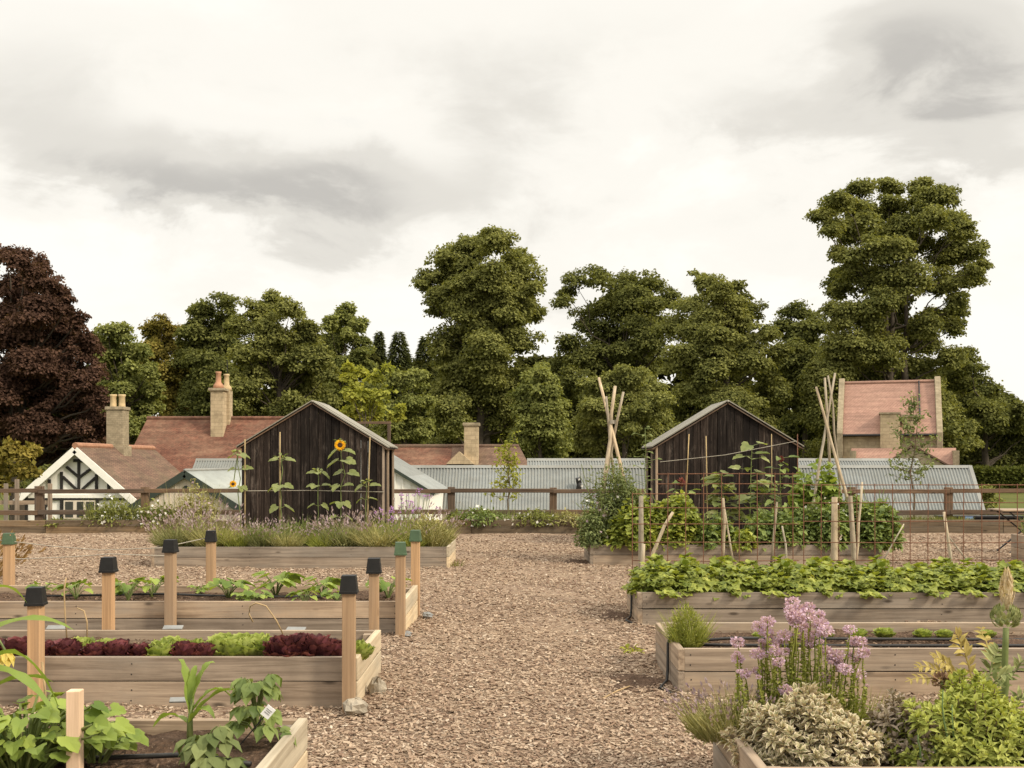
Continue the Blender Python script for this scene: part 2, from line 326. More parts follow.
L_HEDGE = m_leaf('hedge_leaf', (.045,.058,.014), (.12,.13,.032)); L_GRS = m_leaf('grass_blade', (.09,.11,.025), (.25,.25,.075), 2, .3)
# ------------------------------------------------------------------ camera, sky, sun
cam = bpy.data.objects.new('camera', bpy.data.cameras.new('camera')); COL.objects.link(cam); S.camera = cam
cam.location = (0, 0, EYE); cam.rotation_euler = (rad(90), 0, 0)
cam.data.sensor_width = 36; cam.data.lens = 36*F/1024; cam.data.shift_x = -(CX-512)/1024; cam.data.shift_y = (CY-384)/1024
cam.data.clip_end = 5000; cam.data.clip_start = .05
S.view_settings.view_transform = 'Standard'; S.view_settings.look = 'None'; S.view_settings.exposure = .18; S.view_settings.gamma = 1
SUN_D = Vector((.74, -.42, .60)).normalized()
SUN_EL = math.asin(SUN_D.z); SUN_AZ = math.atan2(SUN_D.x, SUN_D.y)
sl = bpy.data.lights.new('sun', 'SUN'); sl.energy = 3.0; sl.angle = rad(10); sl.color = (1, .89, .72)
so = bpy.data.objects.new('sun', sl); COL.objects.link(so); so.rotation_euler = SUN_D.to_track_quat('Z', 'Y').to_euler(); so.location = (20, -10, 30)

W = bpy.data.worlds.new('World'); S.world = W; W.use_nodes = True
wt = W.node_tree; wt.nodes.clear()
def wn(t, **k):
    x = wt.nodes.new(t)
    for a, b in k.items(): setattr(x, a, b)
    return x
def wl(a, b): wt.links.new(a, b)
def wm(op, a, b=0, c=0):
    x = wn('ShaderNodeMath', operation=op)
    for i, v in enumerate((a, b, c)):
        if isinstance(v, bpy.types.NodeSocket): wl(v, x.inputs[i])
        else: x.inputs[i].default_value = v
    return x.outputs[0]
def wramp(fac, st):
    x = wn('ShaderNodeValToRGB'); wl(fac, x.inputs[0]); e = x.color_ramp.elements
    while len(e) < len(st): e.new(.5)
    for i, (p, c) in enumerate(st):
        e[i].position = p; e[i].color = (*c, 1) if not np.isscalar(c) else (c,c,c,1)
    x.color_ramp.interpolation = 'EASE'; return x.outputs[0]
def wmix(f, a, b):
    x = wn('ShaderNodeMix', data_type='RGBA')
    for s_, v in ((x.inputs[0], f), (x.inputs[6], a), (x.inputs[7], b)):
        if isinstance(v, bpy.types.NodeSocket): wl(v, s_)
        else: s_.default_value = (*v, 1) if isinstance(v, tuple) else v
    return x.outputs[2]
sky = wn('ShaderNodeTexSky', sky_type='NISHITA'); sky.sun_disc = False; sky.sun_elevation = SUN_EL; sky.sun_rotation = SUN_AZ
bg1 = wn('ShaderNodeBackground'); wl(sky.outputs[0], bg1.inputs[0]); bg1.inputs[1].default_value = .10
tc = wn('ShaderNodeTexCoord'); sp = wn('ShaderNodeSeparateXYZ'); wl(tc.outputs['Generated'], sp.inputs[0])
zc = wm('MAXIMUM', sp.outputs[2], 0.0); den = wm('ADD', zc, .22)
cu = wm('DIVIDE', sp.outputs[0], den); cv = wm('DIVIDE', sp.outputs[1], den)
cb = wn('ShaderNodeCombineXYZ'); wl(cu, cb.inputs[0]); wl(cv, cb.inputs[1])
def wnoise(vec, scale, detail=6, rough=.55, off=(0,0,0), dist=0, sc=(1,1,1)):
    mp = wn('ShaderNodeMapping'); wl(vec, mp.inputs[0]); mp.inputs['Location'].default_value = off; mp.inputs['Scale'].default_value = sc
    x = wn('ShaderNodeTexNoise'); wl(mp.outputs[0], x.inputs['Vector']); x.inputs['Scale'].default_value = scale; x.inputs['Detail'].default_value = detail
    x.inputs['Roughness'].default_value = rough; x.inputs['Distortion'].default_value = dist; return x.outputs['Fac']
dirv = tc.outputs['Generated']
n1 = wnoise(dirv, 3.0, 7, .55, (3.1, 1.7, .4), .25, (1, 1, 2.3)); n2 = wnoise(dirv, 8.0, 8, .58, (8, 2, 5), .35, (1, 1, 2.0))
# grey undersides: soft patches fixed in the sky, ragged by the noise.  (azimuth px, py, half width, half height, strength)
pxs = wm('DIVIDE', sp.outputs[0], wm('MAXIMUM', sp.outputs[1], .05)); pzs = wm('DIVIDE', sp.outputs[2], wm('MAXIMUM', sp.outputs[1], .05))
wx = wm('MULTIPLY_ADD', wm('SUBTRACT', n1, .5), .34, pxs); wz = wm('MULTIPLY_ADD', wm('SUBTRACT', n2, .5), .13, pzs)
tot = None
for (px, py, hw, hh, st) in ((215,180,140,36,.78),(120,165,60,26,.3),(330,170,70,24,.35),(60,120,90,60,.35),(370,215,130,40,.55),(560,160,120,80,.28),(770,140,110,45,.5),(970,60,120,60,1.1),(985,165,90,32,.7),(560,300,60,25,.3),(300,70,200,60,.22),(820,250,90,40,.25),(640,60,160,50,.18)):
    a = wm('DIVIDE', wm('SUBTRACT', wx, (px-CX)/F), hw/F); b = wm('DIVIDE', wm('SUBTRACT', wz, (CY-py)/F), hh/F)
    g = wm('MULTIPLY', wm('EXPONENT', wm('MULTIPLY', wm('ADD', wm('MULTIPLY', a, a), wm('MULTIPLY', b, b)), -.8)), st)
    tot = g if tot is None else wm('ADD', tot, g)
front = wm('GREATER_THAN', sp.outputs[1], .05)
tot = wm('MULTIPLY', tot, front)
gen = wm('MULTIPLY', wramp(n1, [(.45, 0), (.72, 1)]), .42)
detail = wm('MULTIPLY_ADD', wm('SUBTRACT', n2, .5), .95, wm('MULTIPLY_ADD', wm('SUBTRACT', n1, .5), .35, 0))
cf = wm('ADD', wm('MULTIPLY', tot, wm('MULTIPLY_ADD', n2, 1.3, .22)), wm('MULTIPLY_ADD', gen, .34, wm('MULTIPLY', detail, .42)))
zen = wn('ShaderNodeMapRange', interpolation_type='SMOOTHSTEP'); wl(sp.outputs[2], zen.inputs[0]); zen.inputs[1].default_value = .40; zen.inputs[2].default_value = .85; zen.inputs[3].default_value = 1; zen.inputs[4].default_value = 2.3
ccol = wramp(cf, [(.0, (.935,.905,.838)), (.2, (.875,.842,.772)), (.55, (.69,.66,.60)), (1, (.50,.478,.44))])
bg2 = wn('ShaderNodeBackground'); wl(ccol, bg2.inputs[0]); wl(wm('MULTIPLY', zen.outputs[0], 1.03), bg2.inputs[1])
mxs = wn('ShaderNodeMixShader'); wl(wramp(n1, [(.30, .80), (.40, .97)]), mxs.inputs[0]); wl(bg1.outputs[0], mxs.inputs[1]); wl(bg2.outputs[0], mxs.inputs[2])
wo = wn('ShaderNodeOutputWorld'); wl(mxs.outputs[0], wo.inputs[0])

# ------------------------------------------------------------------ ground
def sm(t): t = np.clip(t, 0, 1); return t*t*(3-2*t)
def terrain(x, y):
    t = sm((y-25.6)/5.5); s = sm((x-15)/6)
    low = -2.4*(1-s)+-.45*s
    return -.05+t*low+sm((y-68)/60)*2.2+sm((y-114)/70)*9
xs = np.concatenate([-np.geomspace(1500, 45, 14), np.linspace(-42, 42, 57), np.geomspace(45, 1500, 14)])
ys = np.concatenate([[-60,-20], np.linspace(-8, 80, 60), np.geomspace(84, 1800, 16)])
GX, GY = np.meshgrid(xs, ys); V = np.stack([GX, GY, terrain(GX, GY)], -1).reshape(-1,3); nx = len(xs)
I = np.array([(j*nx+i, j*nx+i+1, (j+1)*nx+i+1, (j+1)*nx+i) for j in range(len(ys)-1) for i in range(nx-1)])
tag(part('ground', MB().add(V, [I]), GRASS, smooth=True), kind='structure')
def undul(x, y): return .011*np.sin(x*2.1+1.3*np.sin(y*1.1))+.010*np.sin(y*2.7+x*.9)+.006*np.sin(x*6.1+y*4.3)
xs = np.arange(-17, 19.01, .16); ys = np.arange(-3, 25.06, .16); GX, GY = np.meshgrid(xs, ys); nx = len(xs)
V = np.stack([GX, GY, undul(GX, GY)-.005], -1).reshape(-1,3)
I = np.array([(j*nx+i, j*nx+i+1, (j+1)*nx+i+1, (j+1)*nx+i) for j in range(len(ys)-1) for i in range(nx-1)])
tag(part('path', MB().add(V, [I]), CHIPBED, smooth=True), kind='structure')

# ------------------------------------------------------------------ raised beds
BH = .31; TH = .048
bed_boxes = []
def make_bed(x0, x1, y0, y1, label, pale_end=None, h=BH, group='timber raised beds in two rows'):
    bed_boxes.append((x0, x1, y0, y1))
    t = thing('raised_bed', label, 'raised bed', ((x0+x1)/2, (y0+y1)/2, 0), 0, group)
    L = x1-x0; D = y1-y0
    for (za, zb) in ((-.03, h*.485), (h*.485+.007, h)):
        for s in (-1, 1):
            j = R.uniform(-.003, .003)
            yc = s*(D/2-TH/2)
            mb = MB().box((-L/2+TH+.001, yc-TH/2+j, za), (L/2-TH-.001, yc+TH/2+j, zb+R.uniform(-.003,.002)))
            zm_ = (za+zb)/2; yo = yc-s*(-1)*0+ (s*(TH/2+.0005))+j
            for xx in (-L/2+.09, -L*.17, L*.17, L/2-.09):
                for dz in (-.035, .035): mb.tube([(xx+R.uniform(-.006,.006), yc+j+s*(TH/2-.002), zm_+dz), (xx, yc+j+s*(TH/2+.0012), zm_+dz)], .0055, 6, 1)
            part('board', mb, [BRD[0], IRON], t, rot=(0, R.uniform(-.0012,.0012), 0))
            xc = s*(L/2-TH/2)
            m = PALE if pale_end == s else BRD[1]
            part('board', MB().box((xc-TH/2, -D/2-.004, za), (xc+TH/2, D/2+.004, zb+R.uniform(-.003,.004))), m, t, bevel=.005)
    for sx in (-1, 1):
        for sy in (-1, 1):
            cx = sx*(L/2-TH-.04); cy = sy*(D/2-TH-.04)
            part('corner_post', MB().box((cx-.035, cy-.035, -.02), (cx+.035, cy+.035, h-.02)), BRD[2], t, bevel=.004)
    nx, ny = int(L/.06), int(D/.06)
    xs = np.linspace(-L/2+TH-.004, L/2-TH+.004, nx); ys = np.linspace(-D/2+TH-.004, D/2-TH+.004, ny); X, Y = np.meshgrid(xs, ys)
    Z = h-.075+R.normal(size=X.shape)*.008+.016*np.sin(X*3+Y*5)+.012*np.sin(X*7.3-Y*9)
    I = np.array([(j*nx+i, j*nx+i+1, (j+1)*nx+i+1, (j+1)*nx+i) for j in range(ny-1) for i in range(nx-1)])
    part('soil', MB().add(np.stack([X,Y,Z],-1).reshape(-1,3), [I]), SOIL, t, smooth=True)
    return t
XL0, XL1 = -5.6, -1.07; XR0, XR1 = 1.09, 5.64
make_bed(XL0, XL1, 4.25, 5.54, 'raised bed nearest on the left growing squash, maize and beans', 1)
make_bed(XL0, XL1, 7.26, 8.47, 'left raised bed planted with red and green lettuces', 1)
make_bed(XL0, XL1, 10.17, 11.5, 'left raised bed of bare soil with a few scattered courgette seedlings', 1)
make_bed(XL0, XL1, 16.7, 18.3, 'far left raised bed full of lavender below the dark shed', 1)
make_bed(1.0, 5.5, 4.62, 5.70, 'raised bed nearest on the right crowded with sage and mauve flowers')
make_bed(XR0, XR1, 7.60, 8.85, 'right raised bed of bare soil with small lettuces and black hoses')
make_bed(1.16, XR1, 10.85, 11.95, 'right raised bed overflowing with bright green strawberry leaves')
make_bed(XR0, XR1, 17.1, 18.7, 'far right raised bed of beans and sweet peas below the dark shed')
make_bed(8.08, 11.5, 17.6, 18.1, 'raised bed whose corner shows at the right edge under the table', h=.42)

# low timber edging and fence along the terrace end
e = thing('timber_edging', 'low edging of weathered sleepers along the foot of the rail fence', 'edging', (0, 24.85, 0))
xe = -15.5
while xe < 17:
    L = 2.4
    for k, (za, zb) in enumerate(((-.03, .145), (.148, .29))):
        part('sleeper', MB().box((-L/2+.004, -.05+.004*k, za), (L/2-.004, .05+.004*k, zb)), SLEEP, e, loc=(xe+L/2, R.uniform(-.01,.01), R.uniform(-.012,.006)), bevel=.008)
    xe += L
solo('planting_strip', MB().box((-15.5, 24.9, -.05), (16.9, 26.2, .2)), SOIL, None, None, kind='structure')
YF = 25.4
f = thing('rail_fence', 'weathered brown post and rail fence crossing behind the garden', 'fence', (0, YF, 0))
fpx = [-63, 39, 145, 247, 349, 451, 553, 655, 757, 852, 949, 1047, 1130]; fx = [gx(p, YF) for p in fpx]
for i, x in enumerate(fx):
    h = 1.02+R.uniform(-.02,.03); w = .19 if i in (1,) else .17
    part('post', MB().box((-w/2, -.07, -.1), (w/2, .07, h)), RAILZ, f, loc=(x, .04, 0), rot=(0, R.uniform(-.012,.012), 0), bevel=.012)
for i in range(len(fx)-1):
    for z, hh in ((.93, .095), (.44, .11)):
        a = (fx[i]+.002, -.055, z+R.uniform(-.012,.012)); b = (fx[i+1]-.002, -.055, z+R.uniform(-.012,.012))
        c = (np.array(a)+b)/2; d = np.array(b)-a
        part('rail', MB().box((-d[0]/2, -.025, -hh/2), (d[0]/2, .025, hh/2)), RAIL, f, loc=c, rot=(0, -math.atan2(d[2], d[0]), 0), bevel=.008)
g = thing('picket_gate', 'thin grey wooden gate with narrow pickets behind the fence at far left', 'gate', (gx(30, 26.6), 26.6, 0))
for px in (-6, 6, 17, 50): part('picket', MB().box((gx(px,26.6)-g.location.x-.05, -.02, -.3), (gx(px,26.6)-g.location.x+.05, .02, 1.08+(.1 if px in (17,) else 0))), BRD[2], g, bevel=.004)
for z in (.62, .12): part('crossbar', MB().box((gx(-6,26.6)-g.location.x, .021, z-.05), (gx(50,26.6)-g.location.x, .05, z+.05)), BRD[0], g)

# ------------------------------------------------------------------ sheds
def corr(mb, A, B, C, D, pitch, amp, m=0, per=6):
    """A-B is the ridge, D-C the eave; ribs run from ridge to eave"""
    A, B, C, D = [np.array(q, float) for q in (A, B, C, D)]
    n = max(4, int(np.linalg.norm(B-A)/pitch)*per); u = np.linspace(0, 1, n+1)[:, None]
    N = np.cross(B-A, D-A); N /= np.linalg.norm(N)
    if N[2] < 0: N = -N
    w = (np.sin(np.arange(n+1)*2*math.pi/per)*amp)[:, None]*N
    top = A+(B-A)*u+w; bot = D+(C-D)*u+w; t2 = N*-.012
    V = np.concatenate([top, bot, top+t2, bot+t2]); k = n+1; i = np.arange(n)
    q = [np.stack([i, i+1, k+i+1, k+i], 1), np.stack([2*k+i, 3*k+i, 3*k+i+1, 2*k+i+1], 1), np.stack([i, 2*k+i, 2*k+i+1, i+1], 1), np.stack([k+i, k+i+1, 3*k+i+1, 3*k+i], 1)]
    mb.add(V, q, m); 
    for e_ in (0, n): mb.add(V[[e_, k+e_, 3*k+e_, 2*k+e_]], [[(0,1,2,3)]], m)
    return mb
def make_shed(x, label, open_side):
    W_, D_, ze, zr = 2.63, 1.65, 1.93, 2.70
    t = thing('garden_shed', label, 'shed', (x, 20.5, 0), 0, 'twin dark board sheds')
    def planks(y, inset=0):
        mb = MB(); x0 = -W_/2
        while x0 < W_/2-.01:
            w = min(R.uniform(.11, .17), W_/2-x0); x1 = x0+w-.009; o = R.uniform(-.007, .007)
            zt = lambda xx: zr-(zr-ze)*abs(xx)/(W_/2)-.02
            pts = [(x0, y+o, -.05), (x1, y+o, -.05), (x1, y+o, zt(x1))]
            if x0 < 0 < x1: pts.append((0, y+o, zt(0)))
            pts.append((x0, y+o, zt(x0)))
            mb.prism(pts, (0, .022, 0)); x0 += w
        return mb
    part('front_wall', planks(0), CHAR, t); part('back_wall', planks(D_), CHAR, t)
    s = -open_side; mb = MB(); y0 = .03
    while y0 < D_-.02:
        mb.box((s*W_/2-.011, y0, -.05), (s*W_/2+.011, min(D_, y0+.136), ze-.03)); y0 += .14
    part('side_wall', mb, CHAR, t)
    sx = open_side*W_/2; part('inner_wall', MB().box((sx-open_side*.10-.01, .03, -.05), (sx-open_side*.10+.01, D_-.02, ze-.03)), CHAR, t)
    for yy in (.03, .75, 1.6): part('side_post', MB().box((sx-.02, yy-.03, -.05), (sx+.02, yy+.03, ze-.02)), BRD[2], t, bevel=.004)
    part('side_rail', MB().box((sx-.02, .02, ze-.09), (sx+.034, D_, ze-.022)), BRD[1], t)
    for sd in (-1, 1):
        xe = sd*(W_/2+.09); zt = zr+.03; zz = ze-.03
        mb = MB(); yb = -.05; base = np.array([[sd*.005, 0, zt-.02], [xe, 0, zz-.045]])
        mb.prism([base[0]+[0,-.03,0], base[0]+[0,D_+.08,0], base[1]+[0,D_+.08,0], base[1]+[0,-.03,0]], (0,0,.012), 1)
        while yb < D_+.05:
            w_ = .30; o = R.uniform(0,.012); mb.prism([base[0]+[0,yb,.014+o], base[0]+[0,yb+w_,.014+o], base[1]+[sd*o,yb+w_,.014+o], base[1]+[sd*o,yb,.014+o]], (0,0,.022), 0); yb += w_+.055
        part('roof', mb, [TINS, CHAR], t)
        part('verge_board', MB().bar((sd*.01, -.035, zr-.01), (xe, -.035, zz-.06), .018, .02, up=(0,0,1)), RAIL, t)
    part('ridge_cap', MB().tube([(0, -.055, zr+.03), (0, D_+.09, zr+.03)], .024, 8), TINS, t, smooth=True)
    return t
make_shed((gx(242,20.5)+gx(383,20.5))/2, 'dark weathered board shed behind the sunflowers and lavender', 1)
make_shed((gx(657,20.5)+gx(798,20.5))/2, 'dark weathered board shed behind the rusty mesh and bean bushes', -1)
tf = thing('trellis', 'slim wooden frame standing behind the eave of the sunflower shed', 'frame', (gx(378,23.2), 23.2, 0))
for px in (352, 389): part('upright', MB().box((gx(px,23.2)-tf.location.x-.035, -.03, -.02), (gx(px,23.2)-tf.location.x+.035, .03, at(0,423,23.2)[2])), RAILZ, tf, bevel=.004)
part('crossbar', MB().box((gx(350,23.2)-tf.location.x, -.036, at(0,424,23.2)[2]), (gx(391,23.2)-tf.location.x, .036, at(0,421.5,23.2)[2])), RAIL, tf, bevel=.004)

# ------------------------------------------------------------------ buildings below the terrace
def wbox(t, name, lo, hi, m, **k): return part(name, MB().box(lo, hi), m, t, world=True, **k)
# half-timbered cottage
Yc = 44.; x0 = gx(77.5, Yc); wc = 2.32; za = 2.12; zb = .12; zg = -2.5; Lc = 9.1
h = thing('half_timbered_cottage', 'white cottage with black timbered gable and brown mossy tiled roof', 'house', (x0, Yc, zg))
part('gable_wall', MB().prism([(x0-wc+.25, Yc+.1, zg), (x0+wc-.25, Yc+.1, zg), (x0+wc-.25, Yc+.1, zb+.1), (x0, Yc+.1, za-.05), (x0-wc+.25, Yc+.1, zb+.1)], (0, .25, 0)), WHITE, h, world=True)
wbox(h, 'side_wall', (x0+wc-.5, Yc+.36, zg), (x0+wc-.25, Yc+Lc-.2, zb+.2), WHITE); wbox(h, 'side_wall', (x0-wc+.25, Yc+.36, zg), (x0-wc+.5, Yc+Lc-.2, zb+.2), WHITE)
part('gable_wall', MB().prism([(x0-wc+.25, Yc+Lc-.2, zg), (x0+wc-.25, Yc+Lc-.2, zg), (x0+wc-.25, Yc+Lc-.2, zb+.1), (x0, Yc+Lc-.2, za-.05), (x0-wc+.25, Yc+Lc-.2, zb+.1)], (0, .19, 0)), WHITE, h, world=True)
for s in (-1, 1):
    part('roof', MB().prism([(x0, Yc-.25, za+.02), (x0, Yc+Lc, za+.02), (x0+s*wc, Yc+Lc, zb-.05), (x0+s*wc, Yc-.25, zb-.05)], (0, 0, .13)), BROWNT, h, world=True)
    part('bargeboard', MB().bar((x0, Yc-.27, za-.04), (x0+s*(wc+.05), Yc-.27, zb-.12), .06, .27, up=(0,0,1)), WHITE, h, world=True)
part('ridge_tiles', MB().tube([(x0, Yc-.26, za+.14), (x0, Yc+3.6, za+.14)], .12, 8), RIDGE, h, world=True); part('ridge_tiles', MB().tube([(x0, Yc+5.2, za+.14), (x0, Yc+Lc, za+.14)], .12, 8), RIDGE, h, world=True)
def c7(cx, cy, dy=0): return at(cx*.1302, 460+cy*.1302, Yc-dy)
TB = [((605,0),(605,232)),((510,52),(603,130)),((482,128),(586,226)),((692,72),(608,135)),((742,128),(632,226)),((472,90),(472,232)),((380,148),(380,232)),((741,108),(741,232)),((835,178),(835,228)),((565,5),(640,5)),
      ((185,298),(1000,298)),((203,298),(203,600)),((472,298),(472,600)),((388,300),(345,365)),((745,298),(745,600)),((345,365),(345,600)),((1000,298),(1000,600))]
for i, (a, b) in enumerate(TB): part('timber', MB().bar(c7(*a, -.06), c7(*b, -.06), .1 if i < 9 or i > 10 else .12, .07+.0015*i, up=(0,1,0)), BLACKT, h, world=True)
wbox(h, 'tie_beam', tuple(c7(215,292)+[0,.0,0]), tuple(c7(1010,268)+[0,.12,0]), WHITE)
wd = part('window', MB().box(tuple(c7(488,450)+[0,.02,0]), tuple(c7(735,308)+[0,.14,0])), CREAM, h, world=True)
for a, b in ((500,560),(590,640),(660,722)):
    p = part('pane', MB().box(tuple(c7(a,440)+[0,.004,0]), tuple(c7(b,320)+[0,.03,0])), GLASS, h, world=True); p.parent = wd
def chimney(par, c, w, d, zb_, zt, pots, m=STONE, potm=POTC, pr=.15, ph=.55, base=True, capw=.09):
    mb = MB()
    if base: mb.box((c[0]-w*.62, c[1]-d*.62, zb_), (c[0]+w*.62, c[1]+d*.62, zb_+(zt-zb_)*.22)).box((c[0]-w/2, c[1]-d/2, zb_+(zt-zb_)*.22), (c[0]+w/2, c[1]+d/2, zt-.14))
    else: mb.box((c[0]-w/2, c[1]-d/2, zb_), (c[0]+w/2, c[1]+d/2, zt-.14))
    o = part('chimney', mb, m, par, world=True, bevel=.02)
    cp = part('cap', MB().box((c[0]-w/2-capw, c[1]-d/2-capw, zt-.14), (c[0]+w/2+capw, c[1]+d/2+capw, zt)), STONEG, par, world=True, bevel=.02); cp.parent = o
    for dx in pots:
        q = part('chimney_pot', MB().lathe([(pr*1.15,0),(pr,.06),(pr*.92,ph*.8),(pr*1.1,ph*.86),(pr*1.1,ph),(pr*.7,ph),(pr*.7,ph-.1)], (c[0]+dx, c[1], zt), 14), potm, par, world=True, smooth=True); q.parent = o
    return o
ych = 48.4; chimney(h, (x0, ych), .74, .74, at(0,450,ych)[2]-.3, at(0,407,ych)[2], (-.19, .19), STONEG, POTC, .14, .55, capw=.05)

# long red-roofed house behind it
Yr = 57.; hz = at(0,421,Yr)[2]
h = thing('red_roofed_house', 'long house with weathered red tiled roof and tall paired stone chimney', 'house', (gx(200,Yr), Yr, -2.5))
xa, xb = gx(147.5,Yr), gx(300,Yr)
part('roof', MB().prism([(xa, Yr, hz), (xb, Yr, hz), (xb, Yr-4.2, hz-4.0), (xa-.5, Yr-4.2, hz-4.0)], (0,0,.14)), CLAY, h, world=True)
part('roof', MB().prism([(xa, Yr, hz), (xb, Yr, hz), (xb, Yr+4.2, hz-4.0), (xa-.5, Yr+4.2, hz-4.0)], (0,0,.14)), CLAY, h, world=True)
part('ridge_tiles', MB().tube([(xa-.02, Yr, hz+.14), (xb, Yr, hz+.14)], .11, 8), CLAY, h, world=True)
wbox(h, 'wall', (xa-.3, Yr-3.9, -2.5), (xb-.1, Yr+3.9, hz-3.85), STONE)
part('gable_wall', MB().prism([(xa-.1, Yr-3.85, hz-3.84), (xa-.1, Yr+3.85, hz-3.84), (xa+.25, Yr, hz-.1)], (.3,0,0)), STONE, h, world=True)
yk = 56.3; k = chimney(h, (gx(218.6,yk), yk), .66, .66, at(0,436,yk)[2]-.5, at(0,388.5,yk)[2], (), STONE, POTR, base=False)
q = part('chimney', MB().box((gx(222.3,yk)-.29, yk+.34, at(0,436,yk)[2]-.3), (gx(222.3,yk)+.29, yk+.92, at(0,390,yk)[2])), STONE, h, world=True, bevel=.02)
for px, dy in ((218.5, 0), (223.5, .6)):
    part('chimney_pot', MB().lathe([(.28,0),(.25,.18),(.14,.32),(.125,.75),(.15,.78),(.15,.86),(.08,.86)], (gx(px,yk), yk+dy, at(0,390 if dy else 388.5,yk)[2]), 14), POTR if not dy else POTC, h, world=True, smooth=True)
part('flashing', MB().tube([(gx(224,yk), yk+.6, at(0,372,yk)[2]), (gx(224,yk), yk+.6, at(0,359,yk)[2])], .025, 5), IRON, h, world=True)

# low gabled outbuilding with dark green bargeboards
Yg = 33.; xg = gx(186, Yg); zg1 = at(0,472,Yg)[2]; wg = 1.55; zg0 = zg1-wg*.635; Lg = 7.0
h = thing('gabled_outbuilding', 'small cream boarded outbuilding with dark green bargeboards and pale metal roof', 'outbuilding', (xg, Yg, -2.4))
def gable(y, w, zt_, zb_, zbot, xc, th=.15, m=CREAM, par=None, name='gable_wall'):
    return part(name, MB().prism([(xc-w, y, zbot), (xc+w, y, zbot), (xc+w, y, zb_), (xc, y, zt_), (xc-w, y, zb_)], (0, th, 0)), m, par, world=True)
gable(Yg, wg-.15, zg1-.06, zg0+.06, -2.4, xg, par=h); gable(Yg+Lg-.2, wg-.15, zg1-.06, zg0+.06, -2.4, xg, par=h)
for i in range(-8, 9): 
    xx = xg+i*.16; part('batten', MB().box((xx-.012, Yg-.016, -2.4), (xx+.012, Yg-.001, zg1-.1-abs(i*.16)*.635)), CREAM, h, world=True)
for s in (-1, 1):
    part('roof', corr(MB(), (xg, Yg-.12, zg1+.05), (xg, Yg+Lg, zg1+.05), (xg+s*(wg+.2), Yg+Lg, zg0-.08), (xg+s*(wg+.2), Yg-.12, zg0-.08), .15, .008), TINP, h, smooth=True, world=True)
    part('bargeboard', MB().bar((xg, Yg-.15, zg1-.06), (xg+s*(wg+.22), Yg-.15, zg0-.21), .05, .2), DKGRN, h, world=True)
    wbox(h, 'side_wall', (xg+s*(wg-.15)-.06, Yg+.15, -2.4), (xg+s*(wg-.15)+.06, Yg+Lg-.2, zg0), CREAM)
part('ridge_cap', MB().tube([(xg, Yg-.12, zg1+.05), (xg, Yg+Lg, zg1+.05)], .05, 8), TRIMG, h, world=True, smooth=True)
part('vent', MB().lathe([(.001,0),(.1,0),(.1,.03),(.001,.03)], (0,0,0), 18), DKGRN, h, loc=(0, -.01, at(0,489,Yg)[2]+2.4), rot=(rad(90),0,0))

# corrugated sheds: (left px, right px, ridge Y, ridge py, eave py, run)
def tin_building(name, label, xl, xr, Yr_, zr_, run, ze_, cat='building', skew=0):
    h = thing(name, label, cat, ((xl+xr)/2, Yr_, -2.4))
    part('roof', corr(MB(), (xl, Yr_, zr_), (xr, Yr_, zr_), (xr+skew, Yr_-run, ze_), (xl, Yr_-run, ze_), 0.1, .022), TIN, h, world=True)
    part('roof', corr(MB(), (xl, Yr_, zr_), (xr, Yr_, zr_), (xr+skew, Yr_+run, ze_), (xl, Yr_+run, ze_), 0.1, .022), TIN, h, world=True)
    part('ridge_cap', MB().prism([(xl, Yr_-.09, zr_-.05), (xl, Yr_, zr_+.045), (xl, Yr_+.09, zr_-.05)], (xr-xl, 0, 0)), TRIMG, h, world=True)
    for s in (-1, 1): part('verge_trim', MB().bar((xr, Yr_, zr_+.02), (xr+skew, Yr_+s*run, ze_+.02), .12, .05), TRIMG, h, world=True)
    wbox(h, 'wall', (xl+.1, Yr_-run+.15, -2.4), (xr-.25, Yr_-run+.3, ze_+.05), CREAM); wbox(h, 'wall', (xl+.1, Yr_+run-.3, -2.4), (xr-.25, Yr_+run-.15, ze_+.05), CREAM)
    part('gable_wall', MB().prism([(xr-.4, Yr_-run+.3, -2.4), (xr-.4, Yr_+run-.3, -2.4), (xr-.4, Yr_+run-.3, ze_), (xr-.4, Yr_, zr_-.1), (xr-.4, Yr_-run+.3, ze_)], (.14,0,0)), CREAM, h, world=True)
    part('gable_wall', MB().prism([(xl+.1, Yr_-run+.3, -2.4), (xl+.1, Yr_+run-.3, -2.4), (xl+.1, Yr_+run-.3, ze_), (xl+.1, Yr_, zr_-.1), (xl+.1, Yr_-run+.3, ze_)], (.14,0,0)), CREAM, h, world=True)
    return h
Y1 = 36.3
lb = tin_building('corrugated_building', 'long low building with grey corrugated roof just below the fence', gx(398,Y1), gx(970,Y1), Y1, at(0,466.5,Y1)[2], 1.5, at(0,512,Y1-1.5)[2], skew=-.18)
part('vent_pipe', MB().tube([at(579,492,35.5), at(579,481,35.5)], .08, 8).tube([at(576,481,35.5), at(581,480,35.5)], .1, 8), IRON, lb, world=True, smooth=True)
tin_building('corrugated_building', 'taller grey corrugated roof showing as a strip behind the long low one', gx(527,41), gx(916,41), 41., at(0,459.5,41)[2], 2.0, at(0,500,39)[2])
tin_building('corrugated_building', 'short grey corrugated roof between the red roof and the green bargeboards', gx(196,43.5), gx(330,43.5), 43.5, at(0,459.5,43.5)[2], 1.4, at(0,486,42)[2])
